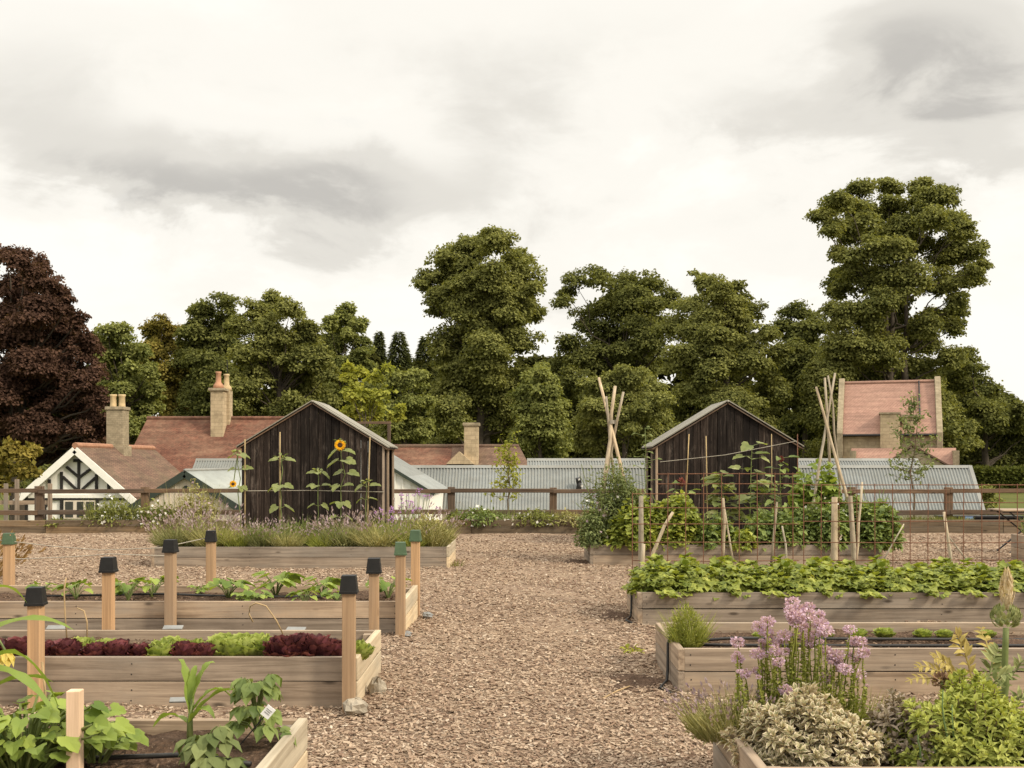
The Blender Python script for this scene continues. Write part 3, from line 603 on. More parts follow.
# white boarded gable right of the left shed
Yw = 30.; xw = gx(344,Yw); 
h = thing('white_boarded_gable', 'white boarded gable end with dark verge beside the left shed', 'building', (xw, Yw, -2.4)); zt = at(0,438,Yw)[2]; ww = gx(431,Yw)-xw; zb = at(0,491,Yw)[2]
gable(Yw, ww-.04, zt-.06, zb-.03, -2.4, xw, m=WHITE, par=h); gable(Yw+5.5, ww-.04, zt-.06, zb-.03, -2.4, xw, m=WHITE, par=h)
for s in (-1, 1):
    part('roof', corr(MB(), (xw, Yw-.08, zt), (xw, Yw+5.7, zt), (xw+s*(ww+.1), Yw+5.7, zb-.06), (xw+s*(ww+.1), Yw-.08, zb-.06), .15, .014), TIN, h, world=True)
    wbox(h, 'side_wall', (xw+s*(ww-.1)-.06, Yw+.15, -2.4), (xw+s*(ww-.1)+.06, Yw+5.5, zb-.06), WHITE)
    part('verge_trim', MB().bar((xw, Yw-.1, zt-.03), (xw+s*(ww+.1), Yw-.1, zb-.09), .04, .08), DKGRN, h, world=True)
for i in range(-11, 12): part('batten', MB().box((xw+i*.2-.018, Yw-.022, -2.4), (xw+i*.2+.018, Yw-.001, zt-.14-abs(i*.2)*(zt-zb)/ww)), WHITE, h, world=True)

# brown roof with stone chimney in the middle
Ym = 50.; zm = at(0,449,Ym)[2]
h = thing('brown_roofed_house', 'low house with brown tiled roof and single square stone chimney', 'house', (gx(460,Ym), Ym, -2.4))
xa, xb = gx(330,Ym), gx(519,Ym)
part('roof', MB().prism([(xa, Ym, zm), (gx(452,Ym), Ym, zm), (gx(452,Ym), Ym-3, zm-2.3), (xa, Ym-3, zm-2.3)], (0,0,.12)), CLAY, h, world=True)
part('roof', MB().prism([(gx(452,Ym)+.01, Ym, zm+.02), (xb, Ym, zm+.02), (xb+1.2, Ym-3, zm-2.3), (gx(452,Ym)+.01, Ym-3, zm-2.3)], (0,0,.13)), BROWNT, h, world=True)
part('roof', MB().prism([(xa, Ym, zm), (xb, Ym, zm), (xb+1.2, Ym+3, zm-2.3), (xa, Ym+3, zm-2.3)], (0,0,.12)), BROWNT, h, world=True)
part('roof', MB().prism([(xb, Ym, zm), (xb+1.2, Ym-3, zm-2.3), (xb+1.2, Ym+3, zm-2.3)], (0,0,.12)), BROWNT, h, world=True)
part('ridge_tiles', MB().tube([(xa, Ym, zm+.12), (xb, Ym, zm+.12)], .1, 8), BROWNT, h, world=True)
wbox(h, 'wall', (xa, Ym-2.7, -2.4), (xb+.9, Ym+2.7, zm-2.15), STONE)
part('dormer_gable', MB().prism([at(446,464,Ym-1.6), at(474,464,Ym-1.6), at(459,451.5,Ym-1.6)], (0,1.5,0)), STONE, h, world=True)
yk = 49.2; chimney(h, (gx(471.5,yk), yk), .64, .64, zm-1.2, at(0,423,yk)[2], (), STONE, base=False, capw=.06)

# stone house on the right, turned towards the garden
Ys = 60.; c = at(889, 462, Ys); ang = -math.atan2(c[0], c[1])
h = thing('stone_house', 'tall stone house with steep pink tiled roof and parapet gables', 'house', (c[0], c[1], -.8), ang); k = Ys/math.cos(ang)/F*1.0
def sz(py, d=0): return EYE+(CY-py)*(Ys+d)/F+.8
hw = 2.42; zr_ = sz(384.5, 3.0); ze_ = sz(435.5)
part('roof', MB().prism([(-hw, 3.0, zr_), (hw-.0, 3.0, zr_), (hw, -.1, ze_), (-hw, -.1, ze_)], (0,0,.1)), PINKT, h)
part('roof', MB().prism([(-hw, 3.0, zr_), (hw, 3.0, zr_), (hw, 6.1, ze_), (-hw, 6.1, ze_)], (0,0,.1)), PINKT, h)
part('wall', MB().box((-hw, .15, 0), (hw, 5.85, ze_-.05)), STONE, h); part('eaves_gutter', MB().tube([(-hw, -.14, ze_+.02), (hw, -.14, ze_+.02)], .07, 6), IRON, h)
for s in (-1, 1):
    xx = s*(hw+.16); part('parapet_gable', MB().prism([(xx-.155, -.25, 0), (xx-.155, 6.2, 0), (xx-.155, 6.2, ze_+.15), (xx-.155, 3.25, zr_+.38), (xx-.155, 2.75, zr_+.38), (xx-.155, -.25, ze_+.15)], (.31,0,0)), STONEG, h, bevel=.03)
part('ridge_tiles', MB().tube([(-hw, 3, zr_+.12), (hw, 3, zr_+.12)], .1, 8), PINKT, h)
def lx(px): return (px-889)*.0573
part('wall_dormer', MB().box((lx(881), -.22, ze_-.9), (lx(898.5), 1.7, sz(414))), STONE, h, bevel=.03); part('dormer_coping', MB().box((lx(880), -.28, sz(414)), (lx(899.5), 1.75, sz(412.5))), STONEG, h)
part('stack', MB().box((lx(901), .3, ze_-.6), (lx(915), 1.5, sz(417))), STONE, h, bevel=.03); part('stack_cap', MB().box((lx(899.7), .2, sz(417)), (lx(916), 1.6, sz(414.5))), STONEG, h)
part('lean_to_roof', MB().prism([(lx(855), -.26, sz(450)), (lx(948), -.26, sz(450)), (lx(949), -1.6, sz(466)), (lx(853), -1.6, sz(466))], (0,0,.1)), PINKT, h)
part('lean_to_wall', MB().box((lx(854), -1.45, 0), (lx(949), -.27, sz(467))), STONE, h)
part('porch_gable', MB().prism([(lx(880), -3.2, 0), (lx(944), -3.2, 0), (lx(944), -3.2, sz(470)), (lx(909), -3.2, sz(448)), (lx(880), -3.2, sz(470))], (0,.25,0)), STONEG, h)
for a in (878, 947): part('porch_roof', MB().prism([(lx(909), -3.3, sz(447)), (lx(909), -.28, sz(447)), (lx(a), -.28, sz(471)), (lx(a), -3.3, sz(471))], (0,0,.1)), BROWNT, h)
for px in (857, 947): part('lean_to_buttress', MB().box((lx(px)-.15, -1.75, 0), (lx(px)+.15, -.3, sz(451))), STONEG, h)
part('downpipe', MB().tube([(lx(917), 2.9, zr_+.15), (lx(917), .7, ze_+.9)], .045, 5), IRON, h)
# dark trough and bistro table beyond the right beds
tr = at(980, 521, 26.5); solo('long_trough', MB().box((-1.0, -.2, -.25), (.95, .2, .09)).box((-1.03, -.23, .09), (.98, .23, .13)), IRON, 'long dark trough behind the fence with a small blue label', 'trough', tuple(tr))
lb_ = solo('blue_label', MB().box((-.1, -.006, -.035), (.1, 0, .035)), m_plain('blue_label_paint', (.18,.28,.45), .5, .1), 'small pale blue label fixed to the dark trough', 'label', tuple(at(969,518,26.27)-[0,.0,0]))
tx = gx(1030, 19.6); t = thing('folding_table', 'slatted folding table with crossed black legs at the right edge', 'table', (tx, 19.6, 0))
for i in range(6): part('slat', MB().box((-.62, -.33+i*.112, .735), (.55, -.23+i*.112, .76)), BRD[0], t, bevel=.004)
for yy in (-.26, .26):
    for a, b in (((-.48, 0), (.42, .72)), ((.42, 0), (-.48, .72))): part('leg', MB().bar((a[0], yy+(.012 if a[0] > 0 else -.012), a[1]), (b[0], yy+(.012 if a[0] > 0 else -.012), b[1]), .02, .035, up=(0,1,0)), IRON, t)
part('frame_bar', MB().bar((-.6,-.26,.72),(.53,-.26,.72),.02,.02), IRON, t); part('frame_bar', MB().bar((-.6,.26,.72),(.53,.26,.72),.02,.02), IRON, t)
# ------------------------------------------------------------------ trees
def limb(a, b, sag=.12, n=6, jit=.012):
    a, b = np.array(a, float), np.array(b, float); t = np.linspace(0, 1, n)[:, None]
    P = a+(b-a)*t; P[:,2] += np.sin(t[:,0]*math.pi)*-sag*np.linalg.norm(b-a)*.5; P[1:-1] += R.normal(size=(n-2,3))*np.linalg.norm(b-a)*jit; return P
def puffs(mb, C, r, leaf, cover, m=0, sub=11, flat=.95):
    """a bough: small clumps of leaves set round its centre, each a shell of leaf faces"""
    v = rvec(sub); v[:,2] = v[:,2]*.9+.12
    cs = C+v*np.array([1,1,flat])*r*R.uniform(.2,.82,(sub,1)); rs = r*R.uniform(.36,.62,sub)
    for c, q in zip(cs, rs):
        n = int(cover*1.9*4*math.pi*q*q/(leaf*leaf*.36))+6
        d = rvec(n); d[:,2] = np.where(d[:,2] < -.3, -d[:,2]*.6, d[:,2])
        O = c+d*np.array([1,1,.75])*q*R.uniform(.55,1.12,(n,1))*np.where(R.random((n,1)) < .07, R.uniform(1.1,1.4,(n,1)), 1)
        N = unit(d*.85+np.array([0,0,.35])+rvec(n)*.42); U = unit(np.cross(rvec(n), N)+d*.5+np.array([0,0,-.25]))
        mb.leaves(*DIA, O, U, N, leaf*R.uniform(.6,1.3,n), leaf*R.uniform(.55,.95,n), m)
def make_tree(name, label, px, Y, lobes, mat, leafpx=3.0, cover=.34, depth=.9, fill=1.0, trunk=.35, gb=None, cat='tree', trunks=1, backs=True, sub=11, rs=1.16, group=None, barkm=None):
    x = gx(px, Y); zb = float(terrain(np.array(x), np.array(Y))); s = Y/F
    t = thing(name, label, cat, (x, Y, zb), 0, group); leaf = leafpx*s
    top = min(l[1] for l in lobes); H = at(0, top, Y)[2]-zb
    hw = (max(l[0]+l[2] for l in lobes)-min(l[0]-l[2] for l in lobes))/2*s
    cr = MB(); tk = MB(); cents = []
    extra = []; lobes = list(lobes)
    if backs and gb is not False: lobes += [(q, R.uniform(436,458), R.uniform(15,20)) for q in np.arange(min(l[0] for l in lobes)+6, max(l[0] for l in lobes)-2, 19)]
    for i, A_ in enumerate(lobes):
        for B_ in lobes[:i]:
            dd_ = math.hypot(A_[0]-B_[0], A_[1]-B_[1])
            if backs and .55*(A_[2]+B_[2]) < dd_ < 1.35*(A_[2]+B_[2]) and R.random() < .5*fill:
                q_ = R.uniform(.35,.65); extra.append((A_[0]*q_+B_[0]*(1-q_), A_[1]*q_+B_[1]*(1-q_), min(A_[2],B_[2])*R.uniform(.75,.95)))
    R.shuffle(extra); extra = extra[:int(len(lobes)*.8)]
    for (lx_, ly, lr) in list(lobes)+[tuple(q) for q in extra]:
        low = ly > 434 and backs
        off = abs(lx_-px)*s/max(hw, .1); dm = hw*depth*math.sqrt(max(.05, 1-min(1, off)**2))
        dy = R.uniform(-1, 1)*dm*.75 if not low else R.uniform(.45, 1.0)*dm
        Yl = Y+dy; c = at(lx_, ly, Yl); r = lr*Yl/F*rs; cents.append((c, r))
        puffs(cr, c, r, leaf, cover, sub=sub)
        if backs:
            a = R.uniform(2.0, 4.3); o = c-[x, Y, 0]; o2 = np.array([o[0]*math.cos(a)-o[1]*math.sin(a), o[0]*math.sin(a)+o[1]*math.cos(a), o[2]-.3*r]); c2 = o2+[x, Y, 0]
            q2 = (CX+F*c2[0]/c2[1], CY-F*(c2[2]-EYE)/c2[1])
            if c2[1] > Y-.2*hw and any(math.hypot(q2[0]-l_[0], q2[1]-l_[1]) < .75*l_[2] for l_ in lobes): puffs(cr, c2, r*.85, leaf*1.3, cover*.6, sub=7)
    tops = [np.array([x+R.uniform(-.25,.25)*hw*(i > 0), Y+R.uniform(-.3,.3)*(i > 0)*hw, zb+H*R.uniform(.62,.8)]) for i in range(trunks)]
    axes = []
    for i, tp in enumerate(tops):
        b = np.array([x+(i*.5-.25*(trunks-1))*trunk*3, Y+(i % 2)*.4, zb-.3]); P = limb(b, tp, 0, 8, .006); tk.tube(P, np.linspace(trunk, trunk*.25, 8), 8); axes.append(P)
    for c, r in cents:
        P = axes[R.integers(len(axes))]; zz = min(c[2]-r*.6, tops[0][2]); j = int(np.argmin(abs(P[:,2]-max(zb+H*.18, zz-.25*np.linalg.norm(c[:2]-[x,Y])-.5)))); j = max(1, j)
        L = limb(P[j], c, .1, jit=.025); tk.tube(L, np.linspace(trunk*.2, trunk*.03, len(L)), 5, cap=False)
    part('trunk', tk, barkm or BARK, t, world=True, smooth=True); part('crown', cr, mat, t, world=True)
    return t
T = make_tree
T('copper_beech', 'large dark copper beech tree filling the left edge', 20, 60, [(5,258,15),(22,264,14),(41,264,8),(38,282,14),(15,290,22),(-20,262,26),(54,300,13),(64,316,11),(40,315,22),(10,335,28),(74,331,10),(81,345,9),(60,345,20),(87,361,9),(35,365,26),(74,375,17),(91,390,12),(5,390,30),(50,400,26),(84,410,17),(97,425,12),(-25,330,40),(-25,400,40),(20,430,28),(60,435,24),(89,445,13),(96,440,10),(15,460,26),(55,462,22),(66,306,9),(78,320,9),(86,340,9),(92,352,9),(97,375,10),(101,400,10),(104,420,9),(52,285,10),(60,292,8)], L_BEECH, 3.2, .42, trunk=.6)
T('broadleaf_tree', 'light green rounded tree beside the copper beech', 122, 74, [(108,330,11),(96,341,11),(122,336,11),(137,350,12),(100,358,15),(125,365,16),(149,374,10),(157,388,8),(105,385,18),(135,395,17),(150,406,10),(105,415,18),(135,425,16),(148,432,10),(115,440,14)], L_MID, trunk=.3)
T('broadleaf_tree', 'small yellowish tree top showing between two rounded trees at left', 162, 98, [(162,323,9),(151,332,10),(172,332,9),(160,345,14),(178,350,11),(150,365,16),(175,375,16),(165,400,18),(180,420,16)], L_YEL, trunk=.3)
T('broadleaf_tree', 'dark green tree behind the tall paired chimney', 212, 96, [(205,313,14),(225,306,13),(195,331,15),(220,335,20),(190,360,18),(215,370,24),(195,400,20),(184,342,8),(215,405,20),(190,425,18)], L_DARK)
T('broadleaf_tree', 'broad olive green tree standing behind the left shed', 280, 80, [(272,304,13),(257,313,13),(290,313,13),(240,326,13),(305,329,13),(270,335,22),(295,350,21),(243,355,18),(318,356,13),(325,378,12),(275,375,24),(305,390,21),(245,385,20),(260,410,25),(300,420,25),(329,405,12),(235,410,16)], L_OAK, trunk=.5)
T('broadleaf_tree', 'slender mid green tree right of the broad tree behind the left shed', 345, 90, [(345,314,10),(330,325,10),(358,325,10),(341,340,15),(322,345,11),(361,345,11),(345,365,17),(326,370,13),(367,368,10),(350,395,18),(330,400,16),(370,395,14),(350,425,18)], L_MID)
T('young_tree', 'bright lime green young tree just right of the left shed roof', 366, 50, [(350,380,6),(352,393,9),(375,378,7),(386,368,5),(366,398,11),(381,395,9),(356,414,11),(374,415,12),(395,418,8),(348,368,4),(360,372,5),(400,408,4)], L_LIME, 5.4, .22, trunk=.1, backs=False)
T('broadleaf_tree', 'dull green bushy tree between the lime green tree and the dark conifers', 405, 66, [(400,384,14),(415,380,11),(390,410,15),(412,405,15),(425,400,9),(395,430,16),(418,432,15)], L_MID)
T('lime_tree', 'tallest central tree with rounded crown and dark lower branches', 482, 80, [(470,249,17),(497,247,17),(517,262,15),(447,262,16),(431,282,14),(455,285,19),(485,280,23),(515,285,21),(533,290,10),(440,311,14),(470,315,23),(505,315,21),(530,318,13),(420,284,6),(450,345,18),(485,350,26),(520,345,17),(448,385,22),(490,390,28),(530,385,18),(450,420,22),(495,425,27),(535,425,18),(460,262,12),(484,240,9),(462,308,18),(492,318,20),(520,312,16),(478,335,20),(508,338,18)], L_OAK, 3.0, .30, trunk=.5, trunks=2, fill=2, rs=1.18, sub=14)
T('broadleaf_tree', 'rounded mid green tree at the foot of the tallest central tree', 540, 64, [(540,384,16),(525,404,15),(552,408,15),(540,425,21),(525,440,15),(558,440,12),(540,369,8),(556,392,8)], L_MID, trunk=.25)
T('broadleaf_tree', 'wide domed tree with an airy left side right of centre', 622, 95, [(575,284,13),(600,280,13),(563,303,10),(625,285,16),(650,288,15),(668,300,13),(610,305,21),(640,310,23),(585,325,16),(570,345,15),(615,340,23),(650,340,21),(680,330,15),(560,375,18),(590,365,21),(635,370,25),(560,410,22),(595,400,25),(640,410,24),(590,440,20)], L_DARK, 2.9, .25, trunk=.5, trunks=2, fill=.6)
T('broadleaf_tree', 'rounded bright olive tree behind the left bean pole tepee', 625, 56, [(625,378,16),(605,392,17),(645,390,17),(590,415,18),(625,410,25),(658,410,18),(590,440,18),(630,440,25),(662,438,17)], L_OAK, 2.9, .42, trunk=.25)
T('broadleaf_tree', 'large olive green tree behind the roof of the right shed', 725, 75, [(702,281,11),(713,290,13),(735,295,13),(690,305,15),(720,315,21),(748,311,14),(672,331,15),(700,340,23),(735,340,23),(764,336,14),(680,365,21),(715,370,25),(755,365,21),(777,356,13),(690,400,23),(730,400,25),(765,395,19),(700,430,20),(750,430,21),(782,392,13)], L_OAK, trunk=.5)
T('broadleaf_tree', 'dark tree filling the gap left of the giant tree at right', 805, 92, [(798,315,14),(790,335,15),(812,330,17),(790,360,20),(815,365,24),(800,395,24),(822,405,24),(795,430,22),(825,440,24)], L_DARK)
T('lime_tree', 'giant tree with several trunks towering over the stone house', 895, 76, [(862,190,12),(890,188,12),(920,189,13),(944,199,13),(840,203,12),(821,216,11),(860,214,17),(890,217,19),(920,219,19),(950,222,17),(965,232,12),(845,235,15),(831,232,9),(974,252,12),(950,252,19),(915,252,21),(880,250,19),(850,262,14),(839,256,10),(970,280,13),(978,268,9),(945,285,18),(905,285,20),(870,285,18),(842,285,14),(958,305,12),(930,318,17),(890,320,20),(855,318,18),(833,312,12),(953,330,11),(920,345,21),(880,355,23),(845,350,21),(830,380,24),(870,390,25),(915,385,25),(946,362,14),(835,420,25),(880,420,22),(935,405,18)], L_OAK, 3.0, .30, trunk=.45, trunks=4, fill=2, rs=1.22, sub=15)
T('broadleaf_tree', 'spreading dark green tree at the right edge beside the stone house', 985, 82, [(965,360,12),(975,380,15),(955,385,17),(990,395,13),(1005,405,13),(1020,415,12),(985,420,21),(1010,435,20),(1030,430,20),(960,420,20),(970,450,20),(1000,458,16),(1025,458,16)], L_DARK)
def conifer(px, Y, top, base, wpx, label):
    x = gx(px, Y); zb = float(terrain(np.array(x), np.array(Y))); t = thing('conifer', label, 'conifer', (x, Y, zb)); s = Y/F
    zt = at(0, top, Y)[2]; z0 = at(0, base, Y)[2]; mb = MB(); n = 13000
    u = R.random(n)**.65; z = zt-(zt-z0)*u; a = R.random(n)*2*math.pi; rr = wpx*s*(u**.8*.95+.03)*(1-.2*((u*9+.3*np.sin(a*3)) % 1))*R.uniform(.35,1.05,n)
    d = np.stack([np.cos(a), np.sin(a), np.full(n, -.25)], 1); O = np.stack([x+rr*np.cos(a), Y+rr*np.sin(a), z-rr*.15], 1)
    mb.leaves(*DIA, O, unit(d+rvec(n)*.35), unit(np.array([0,0,1])+rvec(n)*.5), s*R.uniform(3,6,n), s*R.uniform(1.2,2.4,n))
    part('crown', mb, L_CON, t, world=True); part('trunk', MB().tube([(x,Y,zb-.2),(x,Y,zt-.4)], [.3,.04], 8), BARK, t, world=True)
conifer(379, 112, 331, 440, 17, 'small narrow conifer top, leftmost of the three dark conifers')
conifer(399, 108, 331, 440, 34, 'broad pointed conifer, middle of the three dark conifers')
conifer(425, 112, 336, 440, 30, 'dark conifer touching the tall central tree, rightmost of three')
mb = MB()
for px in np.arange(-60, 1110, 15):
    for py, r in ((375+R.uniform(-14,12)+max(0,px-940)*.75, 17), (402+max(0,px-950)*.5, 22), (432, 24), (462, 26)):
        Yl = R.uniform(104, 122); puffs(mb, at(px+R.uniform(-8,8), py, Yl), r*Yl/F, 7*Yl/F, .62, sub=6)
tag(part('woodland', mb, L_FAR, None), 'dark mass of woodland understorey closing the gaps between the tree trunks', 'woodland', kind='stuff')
# shrubs beyond the fence
T('shrub', 'yellow green shrub in front of the copper beech at the left edge', 12, 30, [(8,452,9),(22,458,9),(34,452,5),(-8,462,12),(12,472,11),(28,474,9),(30,448,4),(2,486,10)], L_YEL, 5.5, .3, trunk=.05, cat='shrub', backs=False)
T('shrub', 'low dark green shrub between the copper beech and the cottage', 45, 50, [(35,478,9),(50,472,8),(28,490,10),(60,480,7)], L_DARK, 4.5, .35, trunk=.05, cat='shrub', backs=False)
T('shrub', 'small clipped green shrub at the right end of the corrugated roof', 987, 37, [(987,493,7),(983,503,8),(992,502,7),(987,512,8)], L_MID, 3.6, .5, trunk=.05, cat='shrub', backs=False)
hx0, hx1 = gx(972, 74), gx(1100, 74); mb = MB(); n = 16000
z0 = float(terrain(np.array(36.), np.array(74.)))
P = np.stack([R.uniform(hx0, hx1, n), R.uniform(73, 75.5, n), R.uniform(z0, 1.05, n)], 1); sel = R.random(n)
P[sel < .45, 1] = 73+R.normal(size=(sel < .45).sum())*.08; P[(sel > .45)&(sel < .8), 2] = 1.05+R.normal(size=((sel > .45)&(sel < .8)).sum())*.07
mb.leaves(*DIA, P, rvec(n), unit(np.array([0,-.4,1])+rvec(n)*.7), R.uniform(.18,.35,n), R.uniform(.12,.24,n))
solo('hedge', mb, L_HEDGE, 'long clipped dark hedge across the lawn at far right', 'hedge', ((hx0+hx1)/2, 74, z0), world=True)
def sapling(px, Y, top, base, label, spread, n, mat=L_LIME, gap=.35, name='young_tree'):
    x = gx(px, Y); zb = at(0, base, Y)[2]; zt = at(0, top, Y)[2]; t = thing(name, label, 'young tree', (x, Y, zb)); mb = MB(); tk = MB()
    tk.tube(limb((x,Y,zb), (x+.02,Y,zt), 0, 7), np.linspace(.03,.006,7), 6)
    for i in range(n):
        z = zb+(zt-zb)*(gap+(1-gap)*(i/n)); a = R.uniform(0, 2*math.pi); L = spread*R.uniform(.4,1)*(1-.45*(i/n)); e = np.array([x+math.cos(a)*L, Y+math.sin(a)*L*.8, z+R.uniform(.05,.4)])
        P = limb((x,Y,z), e, .2, 5); tk.tube(P, np.linspace(.009,.003,5), 4, cap=False); k = 22
        O = P[R.integers(1,5,k)]+R.normal(size=(k,3))*.05; mb.leaves(*LEAF, O, rvec(k), unit(np.array([0,-.2,1])+rvec(k)*.7), R.uniform(.07,.12,k), R.uniform(.04,.07,k))
    part('trunk', tk, TWIG, t, world=True, smooth=True); part('crown', mb, mat, t, world=True); return t
sapling(509, 27, 448, 525, 'thin young tree behind the fence in the middle', .55, 26)
sapling(914, 27, 402, 545, 'slender young tree in front of the stone house roof', .85, 34, L_PEA, .45)

# ------------------------------------------------------------------ plants
def dome_pts(n, rx, ry, rz, inner=.5):
    d = rvec(n); d[:,2] = abs(d[:,2]); k = R.uniform(inner, 1, n)**.6
    b = 1+.16*np.sin(d[:,0]*5+R.uniform(0,6))*np.cos(d[:,1]*4+R.uniform(0,6))+.1*np.sin(d[:,2]*9+d[:,0]*7)
    return d, d*np.array([rx,ry,rz])*(k*b)[:,None]
def mound(mb, c, rx, ry, rz, n, L, W, m=0, tmpl=LEAF, inner=.5, droop=.25, up=.7):
    d, P = dome_pts(n, rx, ry, rz, inner)
    U = unit(d*np.array([1,1,.3])+rvec(n)*.6+np.array([0,0,-droop])); N = unit(d*.5+np.array([0,0,up])+rvec(n)*.45)
    mb.leaves(*tmpl, P+c, U, N, L*R.uniform(.6,1.2,n), W*R.uniform(.7,1.15,n), m)
def blades(mb, c, rx, ry, n, h, w, lean=.3, m=0):
    a = R.random(n)*2*math.pi; r = np.sqrt(R.random(n)); O = np.stack([c[0]+rx*r*np.cos(a), c[1]+ry*r*np.sin(a), np.full(n, c[2])], 1)
    U = unit(np.stack([np.cos(a)*r*lean, np.sin(a)*r*lean, np.ones(n)], 1)+R.normal(size=(n,3))*.13*np.array([1,1,0])); hh = h*R.uniform(.6,1.1,n)
    mb.leaves(*BLADE, O, U, unit(R.normal(size=(n,3))*np.array([1,1,.1])), hh, w, m); return O+U*hh[:,None], U
def tips(mb, P, U, L, W, m, k=3):
    n = len(P)
    for i in range(k): mb.leaves(*DIA, P-U*L*.6*i/k*1.0, unit(U+rvec(n)*.3), rvec(n), L*.75*R.uniform(.7,1.2,n), W*R.uniform(.7,1.2,n), m)
def soilz(h=BH): return h-.075

# lavender
def lavender(i):
    mb = MB(); T1, U1 = blades(mb, (0,0,0), .16, .16, 460, [.34,.44,.38][i], .011, 1.3, 0); T2, U2 = blades(mb, (0,0,.05), .15, .15, [230,70,110][i], .50, .006, 1.15, 0)
    mound(mb, (0,0,.02), .27, .27, .25, 260, .07, .014, 0, BLADE); tips(mb, T2[::2], U2[::2], .06, .02, 1); return mb
lp = [part('lavender_bush', lavender(i), [[L_LAV,L_THY,L_FEN][i], L_LAVF]) for i in range(3)]
LG = 'lavender bushes in the far left bed'
LLB = 'grey green lavender bush with mauve spikes in the bed below the left shed'
k = 0
for row, (y, xs) in enumerate(((17.05, np.linspace(-5.25,-1.75,9)), (17.95, np.linspace(-5.0,-1.5,8)))):
    for x in xs:
        if k > 4 and R.random() < .22: continue
        loc = (x+R.uniform(-.12,.12), y+R.uniform(-.08,.08), soilz()-.01); rz = R.uniform(0,6); sc = R.uniform(.85,1.4)*(1.05 if row else .85)
        if k < 3: o = lp[k]; o.location = loc; o.rotation_euler = (0,0,rz); o.scale = (sc,)*3; tag(o, LLB, 'lavender', LG)
        else: dup(lp[k % 3], loc, rz, scale=sc)
        if k < 3: pass
        k += 1
mb = MB(); mound(mb, (0,0,.1), .33,.33,.42, 900, .07, .022, 0, BLADE, .3, -.5); blades(mb, (0,0,0), .22,.2, 420, .48, .012, .9, 0)
solo('rounded_shrub', mb, L_THY, 'rounded yellowish green shrub at the right end of the lavender bed', 'shrub', (gx(430,17.2), 17.25, soilz()))

# sunflowers
def big_leaf(mb, o, az, L, W, drop=.3, m=0, tilt=.5):
    U = np.array([[math.cos(az), math.sin(az), -drop]]); N = unit(np.array([[math.cos(az)*.2, math.sin(az)*.2-.35, tilt+.4]])+R.normal(size=(1,3))*.15)
    mb.leaves(*HEART, np.array([o]), unit(U), N, L, W, m)
def sunflower(px, Y, top, base, label, levels, flower=None, stake=None, lean=0):
    b = at(px, base, Y); b[2] = soilz(); tp = at(px+lean, top, Y); t = thing('sunflower', label, 'sunflower', tuple(b)); s = Y/F
    P = limb(b, tp, 0, 8); part('stem', MB().tube(P, np.linspace(.010,.006,8), 6), STEMG, t, world=True, smooth=True)
    for py, sc in levels:
        z = at(0,py,Y)[2]; j = np.interp(z, P[:,2], np.arange(8)); p = P[int(j)]+(P[min(7,int(j)+1)]-P[int(j)])*(j % 1)
        for a in (R.uniform(-.5,.5), math.pi+R.uniform(-.5,.5), -math.pi/2+R.uniform(-.8,.8))[:R.integers(2,4)]:
            q = p+np.array([math.cos(a)*.07, math.sin(a)*.07, .03]); mb = MB(); mb.tube([p, q], .004, 4); big_leaf(mb, q, a, .19*sc*R.uniform(.75,1.15), .17*sc*R.uniform(.75,1.1), R.uniform(-.1,.9))
            part('leaf', mb, L_SUNL, t, world=True)
    mb = MB(); mound(mb, tp, .05,.05,.05, 10, .08, .05); part('bud', mb, L_SUNL, t, world=True)
    if flower:
        px2, py2, r = flower; c = at(px2, py2, Y-.06); fh = MB(); n = 34; r *= s
        a = np.linspace(0, 4*math.pi, n)+R.uniform(-.1,.1,n); nrm = unit(np.array([.12,-1,.12])); ux = unit(np.cross(nrm,[0,0,1])); uz = np.cross(ux, nrm)
        d = np.cos(a)[:,None]*ux+np.sin(a)[:,None]*uz; fh.leaves(*LEAF, c+d*r*.38, d+nrm*R.uniform(-.1,.25,(n,1)), np.repeat(nrm[None],n,0)+R.normal(size=(n,3))*.15, r*.66, r*.26, 0)
        hd = part('flower_head', fh, L_SUN, t, world=True)
        ds = MB(); 
        for rr, dd in ((.46, 0), (.36, .03), (.2, .05), (.02, .04)): pass
        ring = [(.46,0),(.42,.08),(.25,.13),(.02,.10)]; V = []; nn = 16
        for rr, dd in ring:
            for j in range(nn): V.append(c+r*rr*(math.cos(j*2*math.pi/nn)*ux+math.sin(j*2*math.pi/nn)*uz)+nrm*dd*r)
        ds.add(V, [[(i*nn+j, i*nn+(j+1)%nn, (i+1)*nn+(j+1)%nn, (i+1)*nn+j) for i in range(3) for j in range(nn)]])
        q = part('disc', ds, SUNDISC, t, world=True); q.parent = hd
        part('flower_stalk', MB().tube([tp, (tp+c)/2+[0,.03,.04], c+[0,.03,0]], .008, 6), STEMG, t, world=True)
    return t
sunflower(241, 18.0, 452, 530, 'pale sunflower plant with small yellow bud at the left edge of the shed', ((456,1),(470,.8),(488,.8)), (233,484,3.6), lean=-3)
sunflower(281, 17.9, 458, 535, 'sunflower plant without flower, second from left before the shed', ((461,1),(487,1.1),(508,1.0)))
sunflower(318, 17.9, 470, 535, 'short flowerless sunflower plant just left of the open yellow bloom', ((474,.8),(487,.9),(506,.7)))
sunflower(341, 17.7, 442, 535, 'tall sunflower with one open yellow bloom before the dark shed', ((452,1),(462,1.1),(474,1.1),(487,.9),(504,.9),(518,.7)), (340,445,5.6))
sunflower(366, 17.9, 482, 535, 'small sunflower plant at the right side of the dark shed', ((487,.9),(500,.7)))
